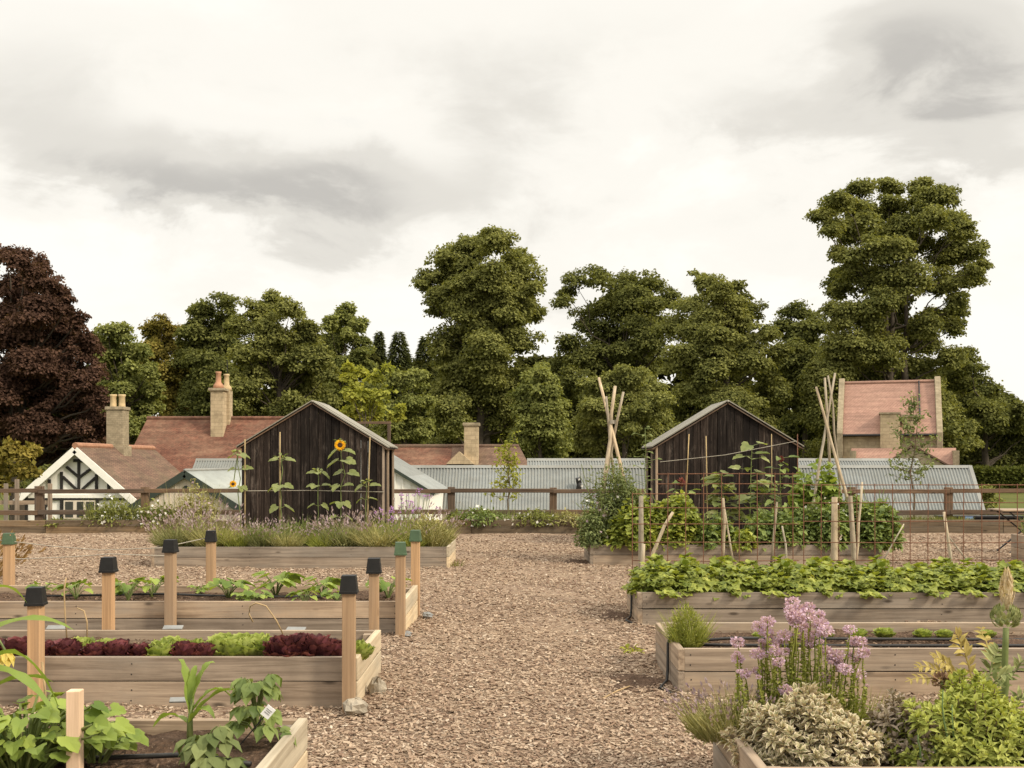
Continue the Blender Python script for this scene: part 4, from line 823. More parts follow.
def cane(px0, py0, px1, py1, Y, label, r=.012, m=None, name='cane', cat='cane', group=None, Y1=None, bend=0):
    a = at(px0,py0,Y); b = at(px1,py1,Y1 or Y); P = limb(a, b, bend, 6)*.35+(a+(b-a)*np.linspace(0,1,6)[:,None]+np.sin(np.linspace(0,math.pi,6))[:,None]*np.array([bend*.35*np.linalg.norm(b-a),0,0]))*.65 if bend else np.array([a, (a*2+b)/3, (a+2*b)/3, b]); mb = MB(); mb.tube(P, np.linspace(r*1.15, r*.85, len(P)), 7)
    return solo(name, mb, m or CANE, label, cat, tuple(np.minimum(a,b)), world=True, smooth=True, group=group)
CG = 'canes propping the sunflowers'
for px, top in ((245,439),(280,432),(367,437)): cane(px, 535, px+(1 if px != 367 else 0)*0-(3 if px == 367 else 0)*-1, top, 17.98, {245:'thin cane at the left corner of the dark left shed',280:'thin cane behind the second sunflower from left',367:'thin leaning cane at the right of the open sunflower'}[px], group=CG)
solo('garden_string', MB().tube([at(241,491,17.95), at(310,490.5,17.95), at(384,492,17.95)], .006, 4), GALV, 'pale string tied across the sunflower stems', 'string', tuple(at(241,491,17.95)), world=True)
for px, Y_, s_, lab in ((172,17.4,.8,'leafy green herb at the left end of the lavender bed'),(262,17.2,1.0,'leafy green herb between lavenders below the second sunflower'),(338,17.15,.9,'leafy green herb below the open sunflower'),(300,17.9,1.1,'tall leafy herb among the lavender left of the open sunflower'),(398,17.25,1.0,'leafy green herb beside the rounded shrub in the lavender bed')):
    mb = MB(); mound(mb, (0,0,0), .24,.22,.36, 420, .075,.03, 0, LEAF, .3, -.3); blades(mb, (0,0,0), .2,.2, 160, .5, .012, .8, 0); solo('herb_clump', mb, L_PEA, lab, 'herb', (gx(px,Y_), Y_, soilz())).scale = (s_,)*3
def wisps(name, label, cat, c, n, h, spread, petal, stemm=STEMG, fl=.05, cl=9):
    t = thing(name, label, cat, tuple(c)); st = MB()
    for i in range(n):
        fm = MB(); a = R.uniform(0,6.28); e = np.array([math.cos(a)*spread*R.random(), math.sin(a)*spread*R.random(), h*R.uniform(.6,1)]); P = limb((math.cos(a)*.1,math.sin(a)*.1,0), e, 0, 5); st.tube(P, .004, 4, cap=False)
        d = rvec(cl)*fl*.6*np.array([1,1,.5]); fm.leaves(*DIA, e+d, rvec(cl), unit(np.array([0,-.3,1])+rvec(cl)*.6), fl*.7, fl*.5); part('flower', fm, petal, t)
    part('stems', st, stemm, t); return t
wisps('verbena', 'airy purple verbena stems rising against the white gable', 'verbena', (gx(413,18.15), 18.15, soilz()), 26, .92, .42, L_VERB)
wisps('verbena', 'few wispy mauve stems by the left shed corner post', 'verbena', (gx(393,17.6), 17.5, soilz()), 12, .68, .25, L_VERB)

# flowers along the fence edging
def edge_plant(px, wpx, h, label, mat, fl=None, n=420, name='flowering_shrub', Y=25.05, L=.10):
    n = int(n*2.4)
    s = Y/F; mb = MB(); rx = wpx*s/2; mound(mb, (0,0,0), rx, .35, h, int(n*rx), L, L*.5, 0, LEAF, .4); blades(mb, (0,0,0), rx*.9, .25, int(n*rx*.35), h*1.15, .012, .3, 0)
    ms = [mat]
    if fl: d, P = dome_pts(int(55*rx), rx*1.02, .37, h*1.05, .9); mb.leaves(*DIA, P-[0,0,.02], rvec(len(P)), unit(rvec(len(P))+np.array([0,-1,.6])), .075, .07, 1); ms.append(fl)
    return solo(name, mb, ms, label, 'shrub', (gx(px,Y), Y, .17))
edge_plant(112, 56, .62, 'bushy white flowered plant left of centre along the fence edging', L_MID, L_WHITE)
edge_plant(158, 48, .5, 'darker white flowered plant between the cottage fence and lavender', L_MID, L_WHITE)
edge_plant(196, 44, .9, 'loose pinkish plant below the green bargeboards', L_THY, L_LAVF)
edge_plant(482, 62, .38, 'low leafy plant with white dots along the edging in the middle', L_BEAN, L_WHITE)
edge_plant(536, 56, .34, 'low green plant with white flowers near the sweet peas', L_MID, L_WHITE)
edge_plant(570, 34, .3, 'low reddish green plant at the end of the middle edging', L_THY, None)
edge_plant(455, 22, .3, 'small green plant beside the fence post right of the lavender', L_MID, None)
edge_plant(60, 40, .12, 'thin grassy strip on the edging below the cottage fence', L_GRS, None, Y=25.1)
edge_plant(620, 26, .75, 'mauve flecked grassy plant peeping over the fence behind the sweet peas', L_GRS, None, Y=26.0)
mb = MB(); blades(mb, (0,0,0), 1.0, .2, 900, .2, .018, .3); solo('ornamental_grass', mb, L_GRS, 'rough grass tuft along the right edging under the fence', 'grass tuft', (gx(930,25.2), 25.2, .18))
# orange grass clump, left edge
mb = MB(); Tt, Uu = blades(mb, (0,0,0), .15, .15, 200, .62, .008, 1.3); tips(mb, Tt, Uu, .12, .03, 0)
solo('bronze_grass', mb, L_BRONZE, 'orange brown feathery grass clump at the left edge', 'grass clump', (gx(-14,15.), 15., .0))
mb = MB(); blades(mb, (0,0,0), .6, .18, 300, .45, .015, .6); mound(mb, (0,0,0), .6,.2,.3, 200, .1, .04); solo('leafy_plant', mb, L_PEA, 'grey green leafy plant in the bed at the right edge', 'plant', (8.85, 17.85, .34))

# strawberries
def strawb():
    mb = MB(); n = 330
    d, P = dome_pts(n, .29, .56, .27, .6); U0 = unit(d*np.array([1,1,.2])+rvec(n)*.5+np.array([0,0,-.15])); N = unit(d*.45+np.array([0,0,.75])+rvec(n)*.35)
    Sd = unit(np.cross(N, U0))
    for k in (-1, 0, 1): mb.leaves(*LEAF, P+U0*.01, unit(U0+Sd*k*1.25), unit(N+rvec(n)*.15), R.uniform(.055,.092,n)*(1 if k == 0 else .92), R.uniform(.055,.08,n), 0)
    st = np.array([0,0,-.05])
    for p in P[::6]: mb.tube([st+p*[.2,.2,0], p*.7, p], .003, 3, 1, cap=False)
    return mb
sp_ = [part('strawberry_plant', strawb(), [L_BRT, STEMG, L_REDF]) for i in range(3)]
for i in range(13):
    x = 1.42+i*.335; loc = (x, 11.38+R.uniform(-.03,.03), BH-.03); rz = R.choice([0, 3.1416])*0+R.uniform(-.12,.12); sc = (1.05, R.uniform(.9,1.02), R.uniform(.85,1.15))
    if i < 3: o = sp_[i]; o.location = loc; o.rotation_euler = (0,0,rz); o.scale = sc; tag(o, 'bright green strawberry plant in the dense row spilling over the right bed', 'strawberry plant', 'strawberry plants in one dense row')
    else: dup(sp_[i % 3], loc, rz, scale=sc)

# lettuces
def lettuce(rings, mat, L=.13, W=.13):
    mb = MB()
    for n, el, l in rings:
        a = np.arange(n)*2*math.pi/n+R.uniform(0,6)+R.uniform(-.2,.2,n); e = el+R.uniform(-.15,.15,n); U = np.stack([np.cos(a)*np.cos(e), np.sin(a)*np.cos(e), np.sin(e)], 1)
        N = np.stack([-np.cos(a)*np.sin(e), -np.sin(a)*np.sin(e), np.cos(e)], 1); mb.leaves(*RUF, U*.015, U, N, L*l*R.uniform(.85,1.15,n), W*l*R.uniform(.9,1.2,n))
    return mb
ring = [(9,.3,.95),(10,.62,1.0),(9,.92,.95),(8,1.15,.9),(5,1.4,.8)]
LR = [part('red_lettuce', lettuce(ring, 0, .128, .112), L_LETR, smooth=True) for i in range(2)]; LGr = [part('green_lettuce', lettuce(ring, 0, .122, .11), L_LETG, smooth=True) for i in range(2)]
used = set()
def put_let(px, Y, red, sc=1, group=None, label=None):
    src = (LR if red else LGr)[R.integers(2)]; loc = (gx(px,Y), Y, soilz()+.015); rz = R.uniform(0,6)
    label = label or ('dark red frilly lettuce in the front row of the lettuce bed' if red else 'fresh green lettuce among the red ones in the lettuce bed'); group = group or ('red lettuces in the lettuce bed' if red else 'green lettuces in the lettuce bed')
    if src.name not in used: used.add(src.name); o = src; o.location = loc; o.rotation_euler = (0,0,rz); o.scale = (sc,)*3; tag(o, label, 'lettuce', group); return o
    c = dup(src, loc, rz, label, group, scale=sc); c['category'] = 'lettuce'; return c
for px in (-12,18,47,68,96,118,141,184,205,284,300,320,338): put_let(px, 7.46+R.uniform(-.03,.03), True, R.uniform(.72,1.08)*(1.25 if px > 275 else 1))
for px in (81,107,160,172,196,219,234,250,266,292,358): put_let(px, 7.6 if px < 212 and px != 160 else 7.5+R.uniform(-.03,.05), False, R.uniform(.9,1.1))
for px in (224,243,260): put_let(px, 7.72, False, 1.0)
for px, s_, lab in ((828,.55,'tiny pale lettuce behind the mauve flowers in the right bare bed'),(857,.85,'low green lettuce at the left of the row in the right bare bed'),(884,.9,'spreading green lettuce in the middle of the right bare bed'),(923,.8,'pale lettuce beside the grey one in the right bare bed'),(944,.75,'greyish lettuce rightmost of the pair in the right bare bed'),(988,.7,'small lettuce behind the artichoke stem in the right bare bed'),(758,.5,'tiny seedling lettuce left of the mauve flowers in the right bare bed')):
    o = put_let(px, 8.45, False, s_*1.05, 'small lettuces in the bare right bed', lab); o.scale = (s_*.78, s_*.78, s_*.6)
mb = MB(); blades(mb, (0,0,0), .07,.07, 300, .33, .005, .75); mound(mb, (0,0,.06), .13,.13,.27, 1300, .045, .007, 0, BLADE, .3, -.5); solo('feathery_herb', mb, L_FEN, 'feathery bright green herb at the corner of the right bare bed', 'herb', (gx(687,7.95), 7.95, soilz()))

# courgette seedlings in the bare left bed
def seedling(c=(0,0,0), n=16, r=.16, h=.2, L=.11):
    mb = MB()
    for i in range(n):
        a = R.uniform(0,6.28); q = np.array([math.cos(a)*r*R.uniform(.3,1), math.sin(a)*r*R.uniform(.3,1), h*R.uniform(.5,1)]); mb.tube([(0,0,0), q*[.5,.5,.7], q], .004, 4, 1, cap=False); big_leaf(mb, q, a, L*R.uniform(.7,1.2), L*R.uniform(.7,1.1), R.uniform(0,.5), 0, .7)
    return mb
sd = [part('courgette_seedling', seedling(), [L_SQ, STEMG]) for i in range(2)]
SL = {42:'small leafy seedling near the left edge in the bare left bed',76:'greyish seedling left of the pot topped stake in the bare left bed',128:'sprawling seedling just right of the leftmost stakes in the bare left bed',152:'upright leafy seedling beside the second front stake of the bare bed',199:'tiny seedling between two stakes in the bare left bed',228:'young plant right of the back stake in the bare left bed',240:'low front seedling in the middle of the bare left bed',258:'small front seedling beside the bushy clump in the bare bed',276:'bushiest bright green seedling in the middle of the bare left bed',305:'low front seedling right of the bushy clump in the bare bed',322:'upright seedling at the back right of the bare left bed',337:'small front seedling near the right stakes of the bare bed',388:'leafy seedling between the two right stakes of the bare left bed'}
for i, (px, Y, s_) in enumerate(((42,11.1,.7),(76,10.9,.9),(128,10.8,1.0),(152,11.05,1.15),(199,11.2,.55),(228,10.9,1.1),(240,10.5,.6),(258,10.55,.7),(276,11.1,1.25),(305,10.5,.75),(322,11.1,1.0),(337,10.55,.7),(388,10.9,1.1))):
    loc = (gx(px,Y), Y, soilz()); rz = R.uniform(0,6)
    if i < 2: o = sd[i]; o.location = loc; o.scale = (s_,)*3; o.rotation_euler = (0,0,rz); tag(o, SL[px], 'seedling', 'seedlings in the bare left bed')
    else: dup(sd[i % 2], loc, rz, SL[px], 'seedlings in the bare left bed', scale=s_)
    if i >= 2: pass

# far right bed: sweet peas, bean bushes, dahlias, squash
def bush(name, label, px, Y, wpx, hpx_top, mat, n, L, W, cat='bean plant', fl=None, depth=.42, base=None, group=None, tall=False):
    s = Y/F; rx = wpx*s/2; h = at(0,hpx_top,Y)[2]-.27; mb = MB(); ms = [mat, STEMG]
    for q in range(5):
        cx = R.uniform(-.55,.55)*rx; k = R.uniform(.45,.62); mound(mb, (cx, R.uniform(-.3,.3)*depth, 0), rx*k, depth*.7, h*R.uniform(.78,1.0)*(1-.25*abs(cx)/rx), int(n*.62), L*.82, W*.85, 0, LEAF, .6)
    if tall: mound(mb, (0,0,h*.45), rx*.6, depth*.6, h*.6, n//4, L, W)
    for q in range(14): mb.tube(limb((R.uniform(-.2,.2)*rx,0,0),(R.uniform(-.8,.8)*rx,R.uniform(-.6,.3)*depth,h*R.uniform(.5,1.08)),0,4), .005, 4, 1, cap=False)
    if fl:
        d, P = dome_pts(26, rx*.95, depth, h*1.05, .9); mb.leaves(*DIA, P, rvec(26), rvec(26)+[0,-1,.3], .05, .045, 2); ms.append(fl)
    return solo(name, mb, ms, label, cat, (gx(px,Y), Y, .27), group=group)
bush('sweet_pea', 'tangled grey green sweet peas climbing the left bean pole tepee', 612, 17.7, 94, 468, L_PEA, 3000, .075, .035, 'sweet pea', L_WHITE, tall=True)
bush('sweet_pea', 'looser sweet pea tangle spilling over the bed corner at left', 596, 17.45, 40, 500, L_PEA, 800, .075, .04, 'sweet pea', L_LAVF)
bush('bean_bush', 'rounded bright green bean bush at the left end of the far right bed', 640, 17.35, 80, 500, L_BRT, 820, .125, .1)
bush('bean_bush', 'tallest bright bean bush behind the birch stick in the far right bed', 674, 17.5, 62, 490, L_BRT, 820, .125, .1)
bush('bean_bush', 'low yellow green bush in the middle of the far right bed', 742, 17.3, 50, 526, L_BRT, 260, .12, .09)
bush('bean_bush', 'mid green bean bush below the large leaved plant in the far right bed', 775, 17.4, 62, 506, L_BEAN, 620, .13, .09)
bush('bean_bush', 'grey leaved bushy plant behind the mesh posts in the far right bed', 828, 17.4, 62, 500, L_BEAN, 700, .12, .08, fl=L_WHITE)
bush('bean_bush', 'dark green leafy bush at the right end of the far right bed', 878, 17.35, 46, 492, L_BEAN, 640, .14, .10)
bush('bean_bush', 'upright bean plant left of the right end bush in the far right bed', 852, 17.7, 40, 486, L_BEAN, 420, .14, .10)
bush('bean_bush', 'small mid green bush below the pale vine in the far right bed', 714, 17.45, 44, 512, L_BEAN, 420, .12, .09)
bush('bean_bush', 'leafy bush between the pale shed corner plant and the mesh posts', 802, 17.55, 44, 503, L_BEAN, 420, .13, .09)
bush('nasturtium', 'tall pale green leafy plant around the right bean pole tepee', 822, 18.0, 52, 466, L_SQ, 330, .17, .15, 'nasturtium', tall=True)
bush('nasturtium', 'pale leaved plant at the right shed corner', 800, 18.2, 30, 474, L_SQ, 160, .16, .14, 'nasturtium', tall=True)
def tallplant(name, label, px, Y, top, leaves, mat, L, cat, fl=None, lean=0):
    b = np.array([gx(px,Y), Y, soilz()]); tp = at(px+lean, top, Y); t = thing(name, label, cat, tuple(b)); P = limb(b, tp, 0, 7); part('stem', MB().tube(P, np.linspace(.012,.006,7), 6), STEMG, t, world=True); mb = MB()
    for i in range(leaves):
        u = (i+1)/leaves; p = b+(tp-b)*(.25+.75*u); a = R.uniform(0,6.28); r = R.uniform(.05,.30)*(1.1-u*.5); q = p+np.array([math.cos(a)*r, math.sin(a)*r*.8, R.uniform(-.03,.08)]); mb.tube([p,q], .004, 4, 1, cap=False); big_leaf(mb, q, a, L*R.uniform(.7,1.15), L*R.uniform(.55,.85), R.uniform(-.2,.5))
    part('foliage', mb, [mat, STEMG], t, world=True)
    if fl:
        c = at(*fl[:2], Y-.05); fm = MB(); n = 60; d = rvec(n); fm.leaves(*LEAF, c+d*.02, d+[0,-.2,0], rvec(n), fl[2]*Y/F, fl[2]*Y/F*.5); part('flower_head', fm, L_REDF, t, world=True)
    return t
tallplant('dahlia', 'dahlia with one round dark red flower before the dark shed', 682, 18.1, 484, 16, L_BEAN, .15, 'dahlia', (681,482,4.3))
tallplant('dahlia', 'tall dahlia with dark red spike near the right of the shed', 781, 17.9, 458, 24, L_BEAN, .15, 'dahlia', (781,459,2.6))
tallplant('young_sunflower', 'large leaved young sunflower taller than the mesh before the shed', 748, 17.9, 446, 22, L_SUNL, .24, 'sunflower', lean=4)
tallplant('squash_vine', 'large pale leaved vine against the dark shed left of centre', 722, 18.2, 474, 60, L_SUNL, .20, 'squash')
tallplant('squash_vine', 'large leaved vine against the shed between the two dahlias', 765, 18.3, 480, 46, L_BEAN, .2, 'squash')
tallplant('flowering_sapling', 'thin leafy shoot rising beside the right shed eave', 643, 18.3, 428, 44, L_PEA, .07, 'plant', lean=2)
def tepee(label, poles, X, Yb):
    t = thing('bean_pole_tepee', label, 'tepee', (X, Yb, soilz()))
    for (fpx, fY, tpx, tpy, tY, r) in poles:
        a = np.array([gx(fpx,fY), fY, soilz()-.05]); b = at(tpx, tpy, tY); part('pole', MB().tube(a+(b-a)*np.linspace(0,1,7)[:,None]+R.normal(size=(7,3))*.008, np.linspace(r*1.2, r*.75, 7), 8), POLE, t, world=True, smooth=True)
    return t
tp1 = tepee('bundled bean pole tepee rising from the sweet peas at left', ((641,17.4,599,378,18.3,.03),(597,17.5,615,387,18.2,.034),(590,18.4,624,391,17.9,.026),(622,18.5,605,396,17.95,.024)), gx(612,18), 18)
c = at(612.5,422,18.05); part('binding', MB().tube([c-[0,0,.03], c+[0,0,.03]], .062, 10), GALV, tp1, world=True)
tp2 = tepee('slim bean pole tepee in front of the pink tiled stone house', ((862,17.6,816,387,18.1,.026),(806,17.6,834,374,18.2,.024),(833,18.4,825,378,18.0,.024),(846,18.3,829,376,18.1,.02)), gx(830,18), 18)

# rusty mesh with its posts and sticks
YM = 12.05
def meshpanel(label, x0, x1, zs, xtop=None):
    t = thing('rusty_mesh', label, 'mesh panel', (x0, YM, 0)); mb = MB(); r = .0052
    mh = MB()
    for z in zs: a = x0 if (xtop is None or z < xtop[1]) else xtop[0]; mh.tube([(a, YM, z), ((a+x1)/2, YM+.006, z+R.uniform(-.008,.008)), (x1, YM, z)], r, 5)
    x = x0+.004; k = 0
    while x <= x1+.01:
        zt = zs[-1] if (xtop is None or x >= xtop[0]) else max(z for z in zs if z < xtop[1]); mb.tube([(x, YM-.008, .02), (x+R.uniform(-.006,.006), YM-.008, .6), (x, YM-.008, zt+.015)], r, 5); x += .195; k += 1
    part('horizontal_wires', mh, RUST, t, world=True); part('vertical_wires', mb, RUST, t, world=True); return t
meshpanel('rusty steel mesh panel in front of the dark shed and bean bushes', gx(632,YM), gx(799,YM), [.12,.32,.52,.72,.92,1.10,1.25,1.36,1.468], (gx(657,YM), 1.3))
meshpanel('rusty steel mesh panel fading out to the right edge of the garden', gx(803,YM), gx(1100,YM), [.12,.32,.52,.72,.95,1.15,1.348])
PG = 'posts and sticks holding the rusty mesh'
def stick(px0, py0, px1, py1, label, r, m, Y=12.14, bend=0, name='stick'): return cane(px0, py0, px1, py1, Y, label, r, m, name, 'stick' if name == 'stick' else 'post', PG, bend=bend)
BIRCH = m_wood('pale_birch_stick', 2, (.52,.45,.34), (.30,.24,.17), fine=18)
stick(641,590,641,496,'round pale post at the left end of the rusty mesh',.03,POLE,name='support_post'); stick(641,590,643.5,544,'short grey stub beside the left mesh post',.024,BIRCH, 12.0,name='support_post')
stick(646,590,673,512,'bent pale birch stick leaning right in front of the bean bush',.02,BIRCH,12.2,-.25); stick(722,560,723,498,'forked pale stick before the large leaved vine',.018,BIRCH,12.2,.1); stick(733,562,724,506,'thin forked stick leaning against the forked pale one',.011,BIRCH,12.2)
stick(771,566,777,502,'brown leaning stick right of the tall dahlia',.014,POLE,12.2); stick(786,566,782,526,'short pale twisted stick between the bean bushes',.012,BIRCH,12.2,.2)
stick(834,586,834.5,497,'stout round post in the middle of the rusty mesh',.038,POLE,name='support_post'); stick(856,586,850,496,'stout leaning post right of the middle mesh post',.03,POLE,name='support_post')
stick(853,586,862,482,'mottled birch stick leaning across the right mesh posts',.014,BIRCH,12.18,.03); stick(954,580,944,512,'pale leaning stick over the gravel at right',.018,BIRCH,12.2); stick(990,590,948,536,'thin brown stick leaning left over the gravel at right',.010,POLE,12.2); stick(880,566,904,524,'thin pale twig leaning out of the right end bush',.008,BIRCH,12.2); stick(820,575,842,535,'short brown stick crossing the middle mesh post',.010,POLE,12.2)
for px0, px1, top, lab in ((684,689,434,'thin cane left of the pair rising before the shed'),(708,706,436,'thin upright cane before the middle of the right shed'),(772,771.5,434,'thin upright cane near the right side of the shed'),(798,797.5,434,'rusty upright rod at the right corner of the shed')): cane(px0, 540, px1, top, 18.3, lab, .009, RUST if px0 == 798 else CANE, group='canes in the far right bed')
solo('garden_string', MB().tube([at(660,462,18.3), at(725,455,18.25), at(797,441,18.3)], .005, 4), GALV, 'pale string sloping up across the front of the right shed', 'string', tuple(at(660,462,18.3)), world=True)
# ------------------------------------------------------------------ stakes and upturned pots, left beds
def potmesh(w):
    mb = MB(); h = w*1.02; a, b = w*.5, w*.40
    prof = [(a*1.03, 0), (a*1.03, h*.14), (a*.98, h*.14), (b, h), (b*.55, h*1.002)]
    V = []; n = 4; 
    rings = []
    for r, z in prof: 
        for (sx, sy) in ((-1,-1),(1,-1),(1,1),(-1,1)): V.append((sx*r, sy*r, z))
    fs = [(i*4+j, i*4+(j+1)%4, (i+1)*4+(j+1)%4, (i+1)*4+j) for i in range(len(prof)-1) for j in range(4)]
    mb.add(V, [fs]); mb.add(V[-4:], [[(0,1,2,3)]]); return mb
POTS = [potmesh(.115), potmesh(.115)]
pot_k = part('upturned_pot', potmesh(.115), BLKP, bevel=.008); pot_g = part('upturned_pot', potmesh(.115), GRNP, bevel=.008); seen = set()
for (px, top, Y, col, where, w, base) in ((36,587,7.15,'k','at the left front of the red lettuce bed',.082,0),(349,575,7.17,'k','at the right front corner of the red lettuce bed',.082,0),(108.5,557,8.56,'k','behind the left part of the lettuce bed',.078,0),(374,558,8.58,'k','behind the right end of the lettuce bed',.078,0),
        (170.5,539.5,10.07,'k','at the front of the bare seedling bed',.085,0),(400.5,542,10.08,'g','at the right front corner of the bare seedling bed',.085,0),(211,530.5,11.6,'k','behind the middle of the bare seedling bed',.085,0),(415.5,530,11.6,'g','behind the right end of the bare seedling bed',.088,0),(9,533,11.65,'g','behind the bare seedling bed at the left edge',.09,0)):
    z = at(0, top, Y)[2]; x = gx(px, Y); sz_ = .118
    mb = MB().box((-w/2,-w/2,-.1),(w/2,w/2,z-.012)); solo('wooden_stake', mb, FRESH, 'square wooden stake '+where, 'stake', (x, Y, 0), R.uniform(-.1,.1), 'square stakes round the left beds', bevel=.004)
    bp = bpy.data.objects[-1] if False else None
    src = pot_k if col == 'k' else pot_g; lab = ('black' if col == 'k' else 'green')+' upturned pot capping the stake '+where; loc = (x, Y, z-sz_); rz = R.uniform(-.15,.15); GP = 'upturned pots on the stakes'
    if src.name not in seen: seen.add(src.name); src.location = loc; src.rotation_euler = (0,0,rz); tag(src, lab, 'plant pot', GP)
    else: c = dup(src, loc, rz, lab, GP)
solo('wooden_stake', MB().box((-.029,-.029,-.1),(.029,.029,at(0,690,4.75)[2])), STK, 'bare pale stake standing among the squash leaves at bottom left', 'stake', (gx(75,4.75),4.75,.0), .05, bevel=.004)

# ------------------------------------------------------------------ nearest left bed
def ribbon(mb, P, w, m=0, fold=.25, twist=0):
    P = np.asarray(P, float); n = len(P); T_ = unit(np.gradient(P, axis=0)); up = np.array([0,0,1.]); V = []
    for i in range(n):
        sd = np.cross(T_[i], up); sd /= np.linalg.norm(sd)+1e-6; nn = np.cross(sd, T_[i]); a = twist*i/n; s2 = sd*math.cos(a)+nn*math.sin(a); n2 = np.cross(s2, T_[i]); u = i/(n-1)
        ww = w*(min(1, u*5+.45))*(1-u**3.0)**.8; wav = math.sin(i*1.9)*.12*ww
        V += [P[i]-s2*ww/2+n2*(fold*ww+wav), P[i], P[i]+s2*ww/2+n2*(fold*ww-wav)]
    return mb.add(V, [[(i*3+j, i*3+j+1, i*3+j+4, i*3+j+3) for i in range(n-1) for j in (0,1)]], m)
def arch(a, az, L, rise, drop, n=12):
    t = np.linspace(0, 1, n); return np.stack([a[0]+math.cos(az)*L*t, a[1]+math.sin(az)*L*t, a[2]+rise*np.sin(t*math.pi*.5)*1.0-drop*t**2.4], 1)
def maize(label, base, h, lv):
    t = thing('maize_plant', label, 'maize', tuple(base)); b = np.array(base); part('stem', MB().tube([b, b+[0,0,h*.5], b+[.01,0,h]], [.017,.014,.006], 7), STEMG, t, world=True, smooth=True)
    for (z, az, L, rise, drop, w) in lv: 
        mb = MB(); ribbon(mb, arch(b+[0,0,z], az, L, rise, drop), w, 0, .22, R.uniform(-.9,.9)); part('leaf', mb, L_CORN, t, world=True, smooth=True)
    return t
mzb = (gx(190,5.25), 5.25, .25)
maize('small maize plant with arching leaves in the nearest left bed', mzb, .22, ((.09,2.9,.20,.10,.12,.045),(.12,.15,.26,.20,.10,.05),(.15,2.6,.08,.27,.02,.055),(.17,.5,.12,.24,.03,.06),(.10,-.5,.16,.14,.1,.05),(.2,1.2,.05,.17,.0,.04),(.14,.25,.22,.22,.20,.045)))
mz2 = (gx(-42,4.95), 4.95, .25)
maize('tall maize plant reaching in from the left edge with long leaves', mz2, .8, ((.30,.05,.46,.40,.5,.06),(.50,.15,.50,.22,.14,.045),(.36,-.25,.52,.16,.30,.065),(.22,.5,.40,.2,.1,.06),(.55,2.8,.4,.3,.2,.06),(.62,.1,.30,.27,.18,.045),(.15,-.3,.30,.22,.22,.06)))
def squash(label, c, n, r, h, L, name='squash_plant', mat=L_SQ, cat='squash'):
    t = thing(name, label, cat, tuple(c)); st = MB(); lf = MB()
    for i in range(n):
        a = R.uniform(0,6.28); q = np.array([math.cos(a)*r*R.uniform(.1,1), math.sin(a)*r*.7*R.uniform(.1,1), h*R.uniform(.35,1)]); st.tube([(q[0]*.3,q[1]*.3,0), q*[.7,.7,.8], q], .006, 5, cap=False); big_leaf(lf, q, a, L*R.uniform(.65,1.2), L*R.uniform(.65,1.1), R.uniform(-.2,.8), 0, R.uniform(.2,.9))
    part('stems', st, STEMG, t); part('foliage', lf, mat, t); return t
squash('large leaved squash filling the bottom left corner', (gx(20,4.85), 4.85, .24), 150, .45, .29, .092)
squash('lower squash shoots between the pale stake and the maize', (gx(95,5.0), 5.0, .24), 34, .22, .16, .10)
t = thing('squash_blossom', 'yellow squash blossom at the far left edge', 'flower', tuple(at(5,650,5.1))); mb = MB(); n = 8; a = np.arange(n)*2*math.pi/n; U = np.stack([np.cos(a)*.55, np.sin(a)*.55, np.full(n, -.8)], 1); mb.leaves(*LEAF, U*.005, U, np.stack([np.cos(a), np.sin(a), np.full(n,.7)], 1), .085, .06); part('petals', mb, m_leaf('pale_yellow_petal', (.55,.42,.10), (.72,.6,.2), 5, .3), t); part('stalk', MB().tube([(0,0,.0),(-.04,.02,.05),(-.12,.02,.02),(-.16,0,-.36)], .006, 5), STEMG, t)
def french_bean(label, c, rx, h, n, L, mat):
    mb = MB(); 
    for i in range(n):
        u = R.random(); a = R.uniform(0,6.28); q = np.array([math.cos(a)*rx*(1.05-.55*u)*R.uniform(.4,1), math.sin(a)*rx*(1.05-.55*u)*R.uniform(.4,1), h*(.15+.85*u)]); mb.tube([(0,0,q[2]*.5), q*[.5,.5,.9], q], .0035, 4, 1, cap=False)
        for k in (-.95, 0, .95): 
            aa = a+k; d = np.array([[math.cos(aa), math.sin(aa), -.75+R.uniform(-.3,.2)]]); mb.leaves(*LEAF, np.array([q+[math.cos(aa)*.012, math.sin(aa)*.012, 0]]), unit(d), unit(np.array([[math.cos(aa)*.6, math.sin(aa)*.6-.2, .8]])+R.normal(size=(1,3))*.15), L*R.uniform(.75,1.1), L*R.uniform(.6,.75), 0)
    return solo('french_bean', mb, [mat, STEMG], label, 'bean plant', tuple(c))
french_bean('bushy french bean with a white tag by the end of the nearest left bed', (gx(257,5.2),5.2,.24), .125, .36, 30, .09, L_BEAN)
french_bean('low pale french bean with hanging leaves at the bottom of the nearest left bed', (gx(206,4.9),4.9,.24), .12, .19, 17, .10, L_PEA)
mb = MB(); mb.box((-.022,-.002,-.028),(.022,.002,.028)); tg = solo('plant_tag', mb, TAGW, 'small white plant tag with grey writing on the bushy french bean', 'plant tag', tuple(at(268,712,5.06))); tg.rotation_euler = (.1,.7,.1)
for z, w in ((.012,.03),(.003,.024),(-.007,.028)): part('ink_line', MB().box((-w/2,-.004,z-.0012),(w/2,-.0022,z+.0012)), SLATE, tg)
part('spike', MB().box((-.003,-.0015,-.2),(.003,.0015,-.028)), BLKP, tg)
